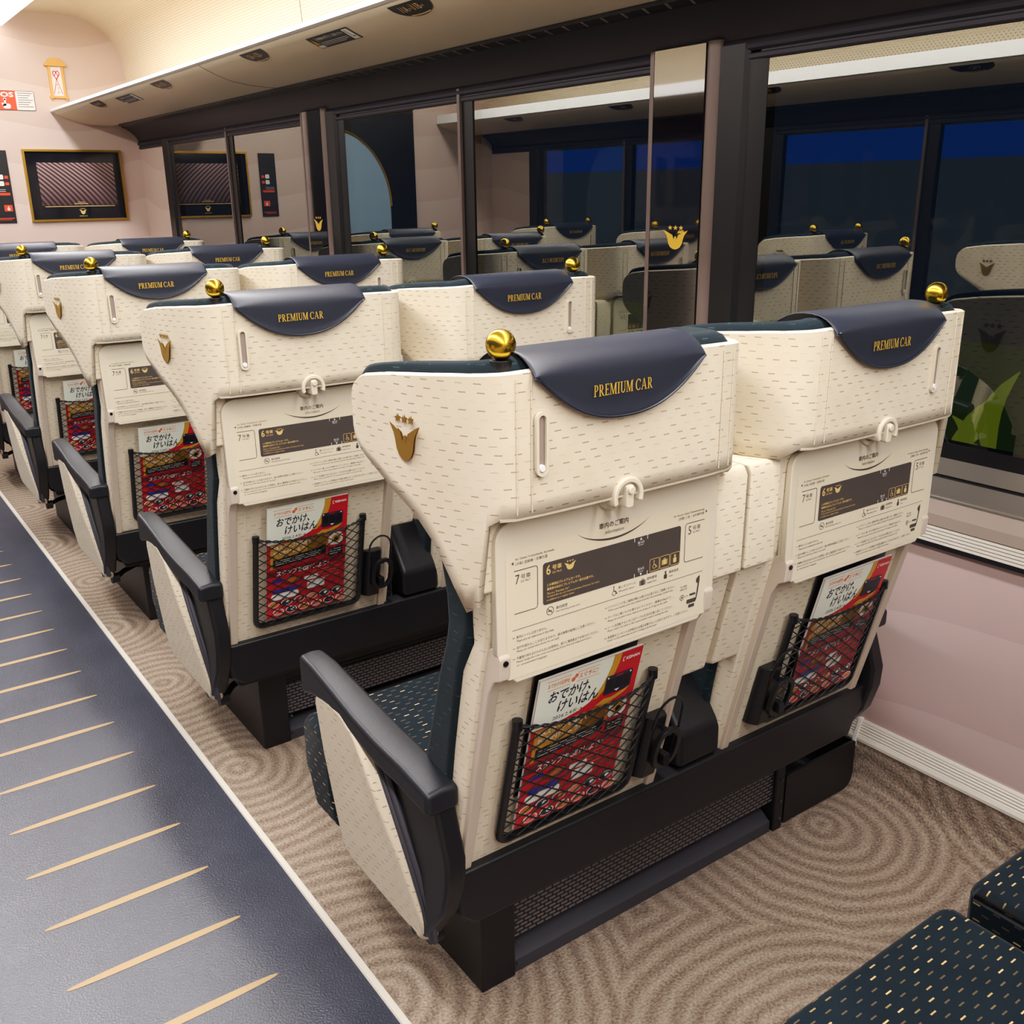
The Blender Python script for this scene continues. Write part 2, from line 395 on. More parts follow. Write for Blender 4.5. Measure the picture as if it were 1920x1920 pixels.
def seat_module(root, org, xc, m, both=False, mag=True):
    """one backrest with everything it carries; m=1 ball on the left, m=-1 mirrored"""
    X = lambda o: xc+m*o
    B = lambda mb, name, mats, par=root, **k: mb.build(name, mats, par, org, **k)
    # cream rear shell
    mb = MB(); side = [(y,z) for y,z in REAR]+[(.05,1.0),(.054,.835),(.048,.784),(.08,.727),(.113,.584),(.125,.5),(.14,.38),(.142,.352)]
    xr = .222
    mb.prism(side, 'x', X(-.211), X(xr))
    inn = .291 if not both else .0
    if inn:
        mb.prism([(.004,.783),(.002,.95),(.01,.964),(.075,.964),(.075,.783)], 'x', X(xr-.004), X(inn))
        mb.prism([(.068,.582),(.022,.772),(.03,.779),(.1,.779),(.11,.59),(.1,.574)], 'x', X(xr-.004), X(inn-.005))
    for sg in ((-m,) if not both else (-1,1)): mb.box(xc+sg*.19, xc+sg*.2365, .002, .046, .872, 1.06)
    back = B(mb, 'backrest', M['cream'], bevel=.009, seg=3)
    # seams of the shell: thin welts down both sides
    mb = MB()
    for xo in (-.16,.195):
        mb = MB(); mb.tube([(X(xo),y-.0001,z) for y,z in REAR[:4]], .0009, 5); B(mb, 'seam', M['cream'], back)
    # dark front upholstery of the back
    mb = MB(); fr = [(.13,.93),(.108,.84),(.106,.80),(.114,.765),(.137,.707),(.179,.568),(.215,.46),(.225,.40),(.135,.40),(.12,.5),(.105,.584),(.075,.727),(.045,.80),(.045,.93)]
    mb.prism(fr, 'x', X(-.219), X(.235)); B(mb, 'back_cushion', M['teal2'], bevel=.012, seg=3)
    # winged headrest
    P = plan_outer(m, both); mb = MB(); rows = []
    for t in (0,.12,.3,.5,.7,.88,1):
        rows.append([(xc+a, b, c+(d-c)*t) for a,b,c,d in P])
    def inw(k, q):
        a,b,c,d = P[k]; a0,b0 = P[max(0,k-1)][:2]; a1,b1 = P[min(len(P)-1,k+1)][:2]
        t = Vector((a1-a0,b1-b0)).normalized(); n = Vector((-t.y,t.x)); return (a+n.x*q, b+n.y*q)
    rows.append([(xc+inw(k,.006)[0], inw(k,.006)[1], P[k][3]+.003) for k in range(len(P))])
    rows.append([(xc+inw(k,.016)[0], inw(k,.016)[1], P[k][3]+.001) for k in range(len(P))])
    nn = len(P); mb.add([p for r in rows for p in r], [(k*nn+i,k*nn+i+1,(k+1)*nn+i+1,(k+1)*nn+i) for k in range(len(rows)-1) for i in range(nn-1)])
    acc = [0]
    for k in range(1,nn): acc.append(acc[-1]+math.hypot(P[k][0]-P[k-1][0],P[k][1]-P[k-1][1]))
    xs = {}
    def uvf(co):
        px, py = co.x+org[0]-xc, co.y+org[1]
        k = min(range(nn), key=lambda i: (P[i][0]-px)**2+(P[i][1]-py)**2); return (acc[k], co.z)
    mb.uvfn = uvf
    head = B(mb, 'headrest', M['cream'], solid=.012, angle=60)
    mb = MB()
    for sg in (-1,1):                                    # stitched seams at the rear corners
        for xo in (.172,.194):
            ms = MB(); ms.tube([(xc+sg*xo,-.0396+(.0014 if xo > .18 else -.0004)-.0008,z) for z in (.99,1.05,1.11,1.165)], .0010, 5); B(ms, 'stitched_seam', M['cream'], head)
    mb.tube([(xc+a,b+.004,c-.001) for a,b,c,d in P if abs(a) < .215], .004, 6)
    B(mb, 'welt', M['cream'], head)
    mb = MB(); ringsl = []
    inner = []
    for k,(a,b,c,d) in enumerate(P):
        bu = .001 if abs(a) > .14 else .0
        q = .058 if abs(a) > .235 else .085
        A = inw(k,.010); D = inw(k, q)
        if abs(a) > .28: D = inw(k, .03)
        D = (max(-.262,min(.262,D[0])), D[1])
        mid = ((A[0]+D[0])/2,(A[1]+D[1])/2); bb = max(c+.004, .99 if abs(a) < .225 else c+.004)
        ringsl.append([(xc+A[0],A[1],bb),(xc+A[0],A[1],d-.002),(xc+A[0]*.7+mid[0]*.3,A[1]*.7+mid[1]*.3,d+.012+bu),(xc+mid[0],mid[1],d+.018+bu),(xc+D[0],D[1],d-.004),(xc+D[0],D[1],max(bb,.95))])
    mb.loft(ringsl); B(mb, 'headrest_cushion', M['teal2'], head, sub=1, angle=180)
    # winged crest pinned to the outer wing(s)
    for sg in ((-m,) if not both else (-1,1)):
        mb = MB()
        A = Vector((sg*.2800,.125)); Bv = Vector((sg*.2700,.066)); d = (Bv-A)
        for off in (.0015,.004):
            fn = lambda u, w, off=off: (xc+A.x+d.x*u+sg*off, A.y+d.y*u-off*.2, 1.048+.062*w)
            eagle(mb, 0, 1, 0, 1, fn)
        B(mb, 'wing_crest', M['pin'], smooth=False)
    # leatherette cover draped over the top
    mb = MB(); nu = 28; grid = []
    for i in range(nu+1):
        x = -.173+.30*i/nu; t = (x+.0235)/.1495; zb = 1.098+.072*abs(t)**2.3
        e = .006*abs(t)**6
        col = [(.085,1.168),(.05,1.190),(.02,1.1945),(-.015,1.193),(-.036,1.186-e),(-.0465,1.175-e)]
        nz = 7
        for k in range(1,nz+1): col.append((-.0485-(.003 if k == nz else 0), (1.172-e)+(min(zb,1.171-e)-(1.172-e))*k/nz))
        grid.append([(xc+x, y, z) for y, z in col])
    nv = len(grid[0]); mb.add([p for r in grid for p in r], [(i*nv+j,(i+1)*nv+j,(i+1)*nv+j+1,i*nv+j+1) for i in range(nu) for j in range(nv-1)])
    cov = B(mb, 'headrest_cover', M['navy'], solid=.003, sub=1, angle=180)
    mb = MB(); rim = [(xc-.170+.294*i/40, -.0525, 1.0995+.0715*abs((-.170+.294*i/40+.0235)/.1495)**2.3) for i in range(41)]
    rim = [p for p in rim if p[2] < 1.168]; mb.tube(rim, .0016, 5); B(mb, 'stitched_edge', M['navy'], cov)
    mb = MB(); serif_text(mb, 'PREMIUM CAR', xc-.081, xc+.0215, 1.1305, 1.1455, lambda u, w: (u, -.0528, w)); B(mb, 'lettering', M['goldt'], cov, smooth=False)
    # capsule slot
    sx = xc-m*.159 if m > 0 else xc+.118
    for s_ in ((1,) if not both else (1,)):
        mb = MB(); fr_o = rrect(sx-.0095,sx+.0095,1.037,1.121,.0094,6); fr_i = rrect(sx-.0058,sx+.0058,1.0415,1.1165,.0057,6)
        n = len(fr_o); mb.add([(x,-.0415,z) for x,z in fr_o]+[(x,-.047,z) for x,z in fr_o]+[(x,-.047,z) for x,z in fr_i]+[(x,-.043,z) for x,z in fr_i],
            [(a*n+i,a*n+(i+1)%n,(a+1)*n+(i+1)%n,(a+1)*n+i) for a in range(3) for i in range(n)]+[])
        mb.add([(x,-.0425,z) for x,z in fr_i], [list(range(n))], 1)
        hk = B(mb, 'hook_slot', [M['plast'],M['sill']], bevel=0)
        mb = MB(); mb.lathe((sx,-.0425,1.0475), [(.0001,-.005),(.004,-.005),(.005,-.003),(.005,0)], 'y', 14); B(mb, 'hook_button', M['white_edge'], hk)
    # gold ball grips
    for sg in ((-m,) if not both else (-1,1)):
        bx = xc+sg*(.193 if m > 0 else .157) if not both else xc+sg*.17
        mb = MB(); mb.sphere((bx,-.006,1.2035), .0192); g = B(mb, 'ball_grip', M['gold'])
        mb = MB(); mb.lathe((bx,-.006,1.155), [(.0001,0),(.0142,0),(.0142,.030),(.0001,.030)], 'z', 20); B(mb, 'grip_stem', M['blackp'], g, bevel=.001)
    # tray table
    tx = xc+(.002 if m > 0 else .007); w = .2095; zt, zb = .971, .7315
    out = rrect(tx-w, tx+w, .772, zt, [.006,.006,.03,.03], 6)
    out = [p for p in out]
    left = [(tx-w,.772+.006)]
    poly = [(tx-w+.024,zb+.008),(tx-w+.032,zb),(tx+w-.032,zb),(tx+w-.024,zb+.008),(tx+w-.024,.768),(tx+w-.018,.773),(tx+w-.004,.776),(tx+w,.782)]
    poly += rrect(tx-w, tx+w, .772, zt, [.006,.006,.03,.03], 6)[14:28]
    poly += [(tx-w,.782),(tx-w+.004,.776),(tx-w+.018,.773),(tx-w+.024,.768)]
    mb = MB(); mb.prism(poly, 'y', -.007, .006); mb.prism([(tx+(a-tx)*.985, .851+(b-.851)*.985) for a,b in poly], 'y', .006, .014)
    tab = B(mb, 'tray_table', M['plast'], bevel=.0025, seg=2)
    notice(tab, org, tx)
    # latch half on the headrest, half on the table
    lx = tx-.012; lz = .984
    mb = MB()
    def half(r0, r1, a0, a1, ya, yb, n=18):
        A = [(lx+r1*math.cos(a0+(a1-a0)*k/n), lz-.002+r1*math.sin(a0+(a1-a0)*k/n)) for k in range(n+1)]
        if r0: A += [(lx+r0*math.cos(a1+(a0-a1)*k/n), lz-.002+r0*math.sin(a1+(a0-a1)*k/n)) for k in range(n+1)]
        mb.prism(A, 'y', ya, yb)
    half(.0200, .0275, -.42, PI+.42, -.0475, -.004); lt = B(mb, 'table_latch', M['plast'], bevel=.0022, seg=3, angle=50)
    mb = MB(); half(.0198, .0272, PI+.15, 2*PI-.15, -.0135, -.004); B(mb, 'latch_rim', M['plast'], lt, bevel=.0015, angle=50)
    mb = MB(); half(0, .0205, 0, PI, -.0400, -.004); half(0, .0205, PI, 2*PI, -.0082, -.004); B(mb, 'latch_recess', M['hinge'], lt)
    mb = MB(); mb.prism(rrect(lx-.0065,lx+.0075,lz-.018,lz+.015,.004), 'y', -.049, -.02); mb.lathe((lx+.001,-.053,lz+.008), [(.0001,0),(.006,0),(.0065,.006)], 'y', 14); B(mb, 'latch_tongue', M['plast'], lt, bevel=.002)
    # hinge arms
    for sg in (-1,1):
        ax = tx+sg*(w-.011)
        mb = MB(); pr = [(-.010,.762),(-.0105,.776),(-.004,.786),(.010,.788),(.022,.780),(.03,.76),(.038,.728),(.125,.392),(.132,.362),(.120,.352),(.108,.358),(.020,.712),(.006,.735),(-.008,.742)]
        mb.prism(pr, 'x', ax-.0095, ax+.0095); ha = B(mb, 'hinge_arm', M['hinge'], bevel=.0025)
        if sg < 0: mb = MB(); mb.lathe((ax,-.012,.769), [(.0001,0),(.0042,0),(.0046,.004)], 'y', 14); B(mb, 'hinge_pin', M['blackp'], ha)
    mb = MB(); mb.lathe((X(-.222),.112,.44), [(.0001,0),(.012,0),(.012,.02),(.0001,.02)], 'x', 18); B(mb, 'pivot_knob', M['hinge'], bevel=.002)
    # net pocket
    nx = xc-.0075 if m > 0 else xc+.028
    s_ = Vector((0,.0576,-.241)).normalized(); top = Vector((nx,.0385,.634)); nrm = Vector((0,-.9727,-.2325))
    hw, hh = .1365, .2475
    def pl(u, t, d=0.): p = top+s_*t+nrm*d; return (nx+u, p.y, p.z)
    mb = MB(); path = [pl(-hw,-.004),pl(-hw,hh-.02)]+[pl(-hw+.02-.02*math.cos(a), hh-.02+.02*math.sin(a)) for a in (PI/8,PI/4,3*PI/8,PI/2)]+[pl(hw-.02+.02*math.sin(a), hh-.02+.02*math.cos(a)) for a in (0,PI/8,PI/4,3*PI/8,PI/2)]+[pl(hw,-.004)]
    mb.tube(path, .0072, 8)
    for sg in (-1,1): mb.lathe(pl(sg*hw,-.004), [(.0001,.004),(.0085,.004),(.0085,-.012),(.0001,-.012)], 'z', 12)
    pk = B(mb, 'net_pocket', M['blackp'])
    mb = MB(); K = 8; bulge = lambda u, t: .003+.017*(1-(u/hw)**4)*max(0,1-.8*t/hh)
    sag = lambda u: .012*(1-(u/hw)**2)
    def netp(u, t): return pl(u, t, bulge(u,t))
    st = 2*hw/K*1.0; sl = 1.0; dy = .0245
    for k in range(-2*K, 2*K):
        for sg in (1,-1):
            pts = []
            for q in range(0,61):
                t = hh*q/60; u = -hw+st*k+t*(st/dy)
                u *= sg
                if -hw <= u <= hw and t >= sag(u)-.001: pts.append(netp(u,t))
            if len(pts) > 2: mb.tube(pts[::2]+([pts[-1]] if len(pts)%2 == 0 else []), .00125, 5)
    for ph in (0,1.57):
        mb.tube([tuple(Vector(netp(-hw+2*hw*q/40, sag(-hw+2*hw*q/40)))+Vector((0,-.0012*math.cos(q*1.3+ph*2),.0022*math.sin(q*1.3+ph*2)))) for q in range(41)], .0016, 6)
    B(mb, 'netting', M['rope'], pk)
    # folding cup holder with strap loop
    hx = xc+(.163 if m > 0 else -.128)
    def hl(u, z, d): return (hx+u, lerp_prof(REAR, z)-d, z)
    mb = MB()
    zs = (.405,.535)
    prof = [(-.024,0),(-.024,.014),(-.014,.03),(.016,.03),(.024,.014),(.024,0)]
    mb.loft([[hl(u,zs[0],d) for u,d in prof],[hl(u,zs[0]+.022,d) for u,d in prof],[hl(u*.97,zs[1],d*.9) for u,d in prof]])
    ch = B(mb, 'cup_holder', M['blackp'], bevel=.003)
    mb = MB(); loop = [hl(-.017,.515,.03)]+[hl(.008-.030*math.cos(a), .545+.033*math.sin(a), .036) for a in [PI*k/10 for k in range(11)]]+[hl(.036,.50,.04)]
    mb.tube(loop, .0024, 7); B(mb, 'strap_loop', M['blackp'], ch)
    mb = MB(); rg = []
    for k in range(28):
        a = 2*PI*k/28; ca, sa = math.cos(a), math.sin(a)
        u = .016+.030*math.copysign(abs(ca)**.75, ca); z = .470+.043*math.copysign(abs(sa)**.75, sa); rg.append((u,z))
    cen = (.016,.470)
    ro = [hl(u,z,.036) for u,z in rg]; ri = [hl(cen[0]+(u-cen[0])*.68,cen[1]+(z-cen[1])*.76,.036) for u,z in rg]
    ro2 = [(x,y-.009,z) for x,y,z in ro]; ri2 = [(x,y-.009,z) for x,y,z in ri]
    mb.loft([ro,ro2,ri2,ri,ro], cap=False); mb.tube([hl(.014,.505,.02),hl(.014,.505,.044)], .006, 8); mb.box(hx+.004,hx+.018,.078-.036,.09,.440,.462)
    B(mb, 'holder_ring', M['blackp'], ch, bevel=.0015)
    return tx
def notice(tab, org, tx):
    """the printed sheet on the table"""
    mb = MB(); cz = .851
    y0 = -.0074
    F = lambda d: (lambda u, v: (tx+u, y0-d, cz+v))
    a, b, c = F(0), F(.0004), F(.0008)
    SH, INK, GO, WH = 0, 1, 2, 3
    mb.flat(rrect(-.194,.193,-.111,.078,.004), a, SH)
    T = lambda s, x0, x1, z0, h, mi=INK, f=b, bold=.0: text(mb, s, x0, x1, z0, z0+h, f, mi, bold)
    T('車内のご案内', -.0318, .0236, .0755, .0095, bold=.01); T('Information', -.0200, .0149, .0668, .0053)
    sw = [(-.0695+.1338*k/20, .0768-.0172*(1-((k-10)/10)**2)**.8) for k in range(21)]
    for k in range(20):
        w0 = .0030*math.sin(PI*k/20); w1 = .0030*math.sin(PI*(k+1)/20)
        mb.flat([sw[k],sw[k+1],(sw[k+1][0],sw[k+1][1]-w1-.0003),(sw[k][0],sw[k][1]-w0-.0003)], b, INK)
    mb.flat(rrect(-.132,.1313,-.0140,.0485,.0045), b, INK)
    T('6', -.1265, -.1188, .0300, .0145, GO, c, .01); T('号車', -.1161, -.0994, .0353, .0075, GO, c, .01); T('Car No.6', -.1161, -.0998, .0303, .0034, GO, c)
    eagle(mb, -.0950, -.0737, .0290, .0435, c, GO)
    T('この車両はプレミアムカーです。', -.1254, -.0650, .0128, .0042, GO, c, .012); T('乗車券のほかにプレミアムカー券が必要です。', -.1254, -.0410, .0067, .0042, GO, c, .012)
    T('This is a "Premium Car".', -.1254, -.0850, .0005, .0034, GO, c); T('To board this car, you need to purchase a Premium Car ticket', -.1254, -.0303, -.0046, .0034, GO, c); T('in addition to a regular ticket.', -.1254, -.0765, -.0097, .0034, GO, c)
    for x0 in (.0364,.0622):
        stroke(mb, [(x0,.0487),(x0,.0424)], .0011, c, WH); stroke(mb, [(x0+.0012,-.0142),(x0+.0012,-.0080)], .0011, c, WH)
    mb.flat([(.0470,.0435),(.0514,.0435),(.0492,.0475)], c, WH); T('出入口', .0432, .0552, .0378, .0042, WH, c, .012); T('Entrance', .0445, .0540, .0350, .0021, WH, c)
    mb.flat([(.0482,-.0092),(.0504,-.0132),(.0526,-.0092)][::-1], c, WH); T('出入口', .0442, .0562, -.0040, .0042, WH, c, .012); T('Entrance', .0455, .0550, -.0072, .0021, WH, c)
    def wheel(cx, cz_, s, f, mi):
        ring(mb, cx-.0002*s, cz_-.0028*s, .0026*s, .0034*s, f, mi, 16); mb.flat(ell(cx-.0008*s, cz_+.0060*s, .0011*s, .0011*s, 10), f, mi)
        stroke(mb, [(cx-.0008*s,cz_+.0046*s),(cx-.0006*s,cz_),(cx+.0024*s,cz_-.0004*s),(cx+.0042*s,cz_-.0044*s),(cx+.0056*s,cz_-.0040*s)], .0013*s, f, mi)
    def bag(cx, cz_, s, f, mi):
        mb.flat([(cx-.0034*s,cz_-.0046*s),(cx+.0034*s,cz_-.0046*s),(cx+.0034*s,cz_+.0034*s),(cx-.0034*s,cz_+.0034*s)], f, mi)
        for q in (-1,1): mb.flat(sorted([(cx+q*.0041*s,cz_-.0046*s),(cx+q*.0056*s,cz_-.0046*s)])+sorted([(cx+q*.0041*s,cz_+.0034*s),(cx+q*.0056*s,cz_+.0034*s)])[::-1], f, mi)
        stroke(mb, [(cx-.0017*s,cz_+.0034*s),(cx-.0017*s,cz_+.0052*s),(cx+.0017*s,cz_+.0052*s),(cx+.0017*s,cz_+.0034*s)], .0009*s, f, mi)
    def crew(cx, cz_, s, f, mi):
        mb.flat(rrect(cx-.0034*s,cx+.0034*s,cz_-.0062*s,cz_+.0018*s,.0014*s,3), f, mi); mb.flat(ell(cx,cz_+.0040*s,.0017*s,.0019*s,10), f, mi)
        mb.flat([(cx-.0022*s,cz_+.0052*s),(cx+.0022*s,cz_+.0052*s),(cx+.0014*s,cz_+.0068*s),(cx-.0014*s,cz_+.0068*s)], f, mi)
    for i, (x0, fnc) in enumerate(((.0683,wheel),(.0893,bag),(.1108,crew))):
        o = rrect(x0, x0+.0193, -.0118, .0075, .002, 3); o2 = o+[o[0]]; stroke(mb, o2, .0007, c, GO); fnc(x0+.0094, -.0022, 1., c, GO)
    for sg, lx_, num in ((1,-.1809,'7'),(-1,.1816,'5')):
        e = -.1411 if sg > 0 else .1408
        pts = [(lx_,.0484),(e-sg*.004,.0484),(e-sg*.001,.0472),(e,.0444),(e,-.0098),(e-sg*.001,-.0128),(e-sg*.004,-.0140),(lx_,-.0140)]
        stroke(mb, pts, .0011, b, INK)
    T('7', -.1785, -.1715, .0290, .0135); T('号車', -.1694, -.1527, .0346, .0072); T('Car No.7', -.1694, -.1534, .0300, .0034)
    T('5', .1475, .1537, .0298, .0135); T('号車', .1566, .1733, .0353, .0072); T('Car No.5', .1566, .1726, .0307, .0034)
    mb.flat([(-.1851,.0600),(-.1812,.0576),(-.1812,.0624)], b, INK); T('for Osaka Yodoyabashi, Kyobashi', -.1781, -.1123, .0626, .0040); T('(大阪) 淀屋橋・京橋方面', -.1781, -.1239, .0555, .0052)
    mb.flat([(.1872,.0606),(.1833,.0582),(.1833,.0630)][::-1], b, INK); T('for Kyoto Sanjo, Demachiyanagi', .1153, .1800, .0630, .0040); T('(京都) 三条・出町柳方面', .1254, .1800, .0562, .0052)
    ring(mb, -.1194, -.0248, .0056, .0065, b, INK, 22); stroke(mb, [(-.1238,-.0208),(-.1150,-.0288)], .0009, b, INK); mb.flat([(-.1235,-.0258),(-.1165,-.0258),(-.1165,-.0243),(-.1235,-.0243)], b, INK)
    T('車内禁煙', -.1090, -.0887, -.0256, .0050); T('Non-Smoking in this train', -.1090, -.0659, -.0308, .0034)
    wheel(-.001, -.0254, 1.15, b, INK); T('車いすスペース', .0068, .0407, -.0244, .0048); T('Wheelchair Space', .0072, .0380, -.0303, .0034)
    bag(.0548, -.0252, 1.05, b, INK); T('荷物置場', .0634, .0840, -.0244, .0048); T('Luggage Space', .0634, .0838, -.0303, .0034)
    crew(.1022, -.0252, .95, b, INK); T('乗務員室', .1092, .1297, -.0244, .0048); T('Crew', .1092, .1175, -.0303, .0030)
    stroke(mb, [(-.1845,-.0379),(.183,-.0373)], .0007, b, INK)
    def item(bx, x0, z, jp, xj, ens):
        stroke(mb, [(bx,z+.0022),(bx+.0042,z+.0022)], .0008, b, INK); T(jp, x0, xj, z, .0046)
        for i, (s, xe) in enumerate(ens): T(s, x0, xe, z-.0054*(i+1), .0036)
    item(-.1845, -.1780, -.0515, '車内にトイレはありません。', -.1249, [('There are no restrooms in this train.', -.1123)])
    item(-.1845, -.1780, -.0675, '走行中揺れることがありますので、飲み物等の転倒にご注意ください。', -.0367, [('Please be careful that drinks do not spill.', -.1030)])
    item(-.1845, -.1780, -.0835, '不審物や持ち主のわからないお荷物は、直ちに乗務員までお知らせください。', -.0301, [('Please notify the train crew immediately if you find any suspicious items', -.0440), ('or unattended baggage.', -.1240)])
    item(-.0185, -.0122, -.0508, 'リクライニングをご使用の際には後ろのお客さまにご配慮ください。', .1227, [('When you recline your seat, please consider the passenger behind you.', .1200)])
    item(-.0185, -.0122, -.0672, 'テーブルに重いものを置かないでください（重量は10kgまで）。', .1213, [('Please do not place heavy objects (in excess of 10 kg) on the table.', .1090)])
    item(-.0185, -.0122, -.0834, 'シートを回転するときにはテーブルを元の位置に戻してください。', .1195, [('Please return the table to the closed position before turning the seat.', .1110)])
    item(-.0185, -.0122, -.0996, '各座席のコンセントは停電または電圧変動することがありますので、ご注意ください。', .1550, [('Power to the outlet may be off or voltage may fluctuate.', .0880)])
    # little seat drawing with socket
    mb.flat([(.1690,-.0490),(.1725,-.0450),(.1772,-.0430),(.1772,-.0520),(.1745,-.0700),(.1712,-.0835),(.1690,-.0830),(.1715,-.0700),(.1732,-.0560),(.1700,-.0540)][::-1], b, INK)
    mb.flat(rrect(.1500,.1705,-.0860,-.0790,.002,3), b, INK); mb.flat(rrect(.1545,.1675,-.0935,-.0880,.001,3), b, INK); mb.flat([(.1560,-.0735),(.1690,-.0735),(.1690,-.0700),(.1560,-.0700)], b, INK)
    ring(mb, .1397, -.0725, .0037, .0046, b, INK, 18); mb.flat(ell(.1397,-.0725,.0018,.0018,10), b, INK); stroke(mb, [(.1455,-.0722),(.1480,-.0722)], .001, b, INK); stroke(mb, [(.1495,-.0721),(.1525,-.0721)], .001, b, INK)
    T('AC100V', .1352, .1500, -.0560, .0032); T('60Hz 2A', .1352, .1500, -.0606, .0032)
    mb.keep = True
    mb.build('printed_notice', [M['notice'],M['ink'],M['goldink'],M['white']], tab, org, smooth=False)

def outer_arm(root, org, mx):
    """armrest with cream outer panel; mx maps x so the window side is mirrored"""
    B = lambda mb, name, mats, par=root, **k: mb.build(name, mats, par, org, **k)
    # dark frame with recessed side
    mb = MB(); fr = [(.083,.36),(.081,.405),(.11,.49),(.112,.52),(.40,.52),(.40,.44),(.30,.33),(.205,.185),(.16,.213),(.10,.30)]
    mb.prism(fr, 'x', mx(.636), mx(.674)); 
    inner = [(.115,.36),(.14,.48),(.30,.49),(.24,.36),(.19,.24),(.17,.25)]
    arm = B(mb, 'armrest', M['black'], bevel=.008, seg=3)
    mb = MB()
    for q, x_ in ((0,.628),(.016,.631)):
        mb = MB(); mb.tube([(mx(x_),.284-q*1.3,.500),(mx(x_+.001),.228-q*1.1,.415),(mx(x_+.004),.186-q,.34),(mx(x_+.013),.153-q*.6,.245),(mx(x_+.018),.155-q*.3,.207)], .0055, 8); B(mb, 'armrest_rib', M['grey'], arm)
    # leather cap
    rings = []
    for y, xi, xo, zt, th in ((.098,.675,.616,.528,.042),(.125,.676,.6155,.533,.044),(.18,.6745,.613,.543,.044),(.25,.671,.609,.552,.046),(.32,.666,.605,.566,.040),(.40,.658,.6025,.586,.042),(.46,.651,.6005,.602,.060),(.512,.646,.600,.606,.080)):
        zb = zt-th; r = .013
        rings.append([(mx(xo),y,zb),(mx(xo),y,zt-.003),(mx((xo+xi)/2),y,zt),(mx(xi),y,zt-.003),(mx(xi),y,zb)])
    mb = MB(); mb.loft(rings); B(mb, 'armrest_cap', M['arm'], arm, bevel=.009, seg=4, angle=40)
    # cream end panel
    pp = [(.463,.528,.602),(.460,.547,.602),(.435,.561,.602),(.36,.556,.602),(.312,.533,.603),(.24,.43,.607),(.197,.35,.614),(.163,.245,.629),(.160,.222,.633),(.168,.203,.637),(.182,.192,.639),(.21,.194,.637),(.39,.238,.616),(.41,.26,.612),(.418,.30,.609),(.445,.434,.603)]
    th = .030
    mb = MB(); n = len(pp)
    mb.add([(mx(x),y,z) for y,z,x in pp]+[(mx(x+th),y-.006,z-.004) for y,z,x in pp], [list(range(n)),list(range(n,2*n))[::-1]]+[(i,(i+1)%n,n+(i+1)%n,n+i) for i in range(n)])
    B(mb, 'armrest_panel', M['cream'], arm, bevel=.010, seg=3, angle=50)
    return arm
def cushion(root, org, xa, xb, tee):
    """seat cushion; tee widens the front on that side"""
    pl = [(xa,.16),(xb,.16),(xb,.50),(xb,.60),(xb-.02,.618),(xa+.02,.618),(xa,.60),(xa,.50)]
    if tee < 0: pl = [(xa,.16),(xb,.16),(xb,.602),(xb-.012,.617),(xa-.03,.617),(xa-.047,.602),(xa-.047,.49),(xa,.49)]
    if tee > 0: pl = [(xa,.16),(xb,.16),(xb,.49),(xb+.047,.49),(xb+.047,.602),(xb+.03,.617),(xa+.012,.617),(xa,.602)]
    mb = MB(); n = len(pl); rings = []
    for z, sh in ((.235,.012),(.30,0.),(.425,0.)): rings.append([(x,y-(sh*2 if y > .4 else 0),z-(0 if y > .3 else 0)) for x,y in pl])
    mb.loft(rings); return mb.build('seat_cushion', M['teal'], root, org, bevel=.028, seg=5, angle=50)
def pedestal(root, org, x0, x1, pedal=True, tray=True):
    B = lambda mb, name, mats, par=root, **k: mb.build(name, mats, par, org, **k)
    mb = MB(); mb.box(x0, x0+.075, .19, .62, 0, .225); mb.box(x1-.03, x1, .19, .62, 0, .225); mb.box(x0+.02, x1-.02, .206, .60, .168, .225); mb.box(x0+.03, x1-.02, .24, .6, 0, .17); mb.box(x0+.07, x1-.02, .204, .24, .155, .175)
    ped = B(mb, 'pedestal', M['black'], bevel=.004)
    mb = MB(); mb.box(x0+.075, x1-.03, .2, .212, .076, .163); B(mb, 'vent_grille', M['grille'], ped, uvs=1)
    mb = MB(); mb.prism([(.196,0),(.196,.028),(.226,.048),(.24,.048),(.24,0)], 'x', x0+.072, x1-.035); B(mb, 'foot_bar', M['grey'], ped, bevel=.002)
    mb = MB()
    for x in (x0+.08, x1-.012):
        for z in (.03,.075,.13): mb = MB(); mb.lathe((x,.186,z), [(.0001,0),(.0035,.0005),(.004,.004)], 'y', 10); B(mb, 'bolt', M['grey'], ped)
    if tray:
        out = rrect(x1+.012, x1+.262, .004, .128, [.004,.035,.006,.004], 5); inn = [(a if abs(a-x1-.137) < .1 else a, b) for a,b in out]
        mb = MB(); xm = x1+.137
        mb.prism(out, 'y', .196, .203); mb.prism(out, 'y', .43, .44)
        for i in range(len(out)):
            (a,b),(c,d) = out[i], out[(i+1)%len(out)]
            if b > .11 and d > .11 and abs(a-c) > .05: continue
            mb.add([(a,.2,b),(c,.2,d),(c,.435,d),(a,.435,b)], [(0,1,2,3)])
        B(mb, 'side_bin', M['black'], ped)
    if pedal:
        mb = MB(); mb.tube([(x0+.02,.30,.178),(x0-.05,.25,.178),(x0-.085,.205,.178)], .009, 8); mb.lathe((x0-.09,.2,.178), [(.0001,-.012),(.017,-.012),(.017,.012),(.0001,.012)], 'x', 14); B(mb, 'pedal', M['black'], ped)
    return ped
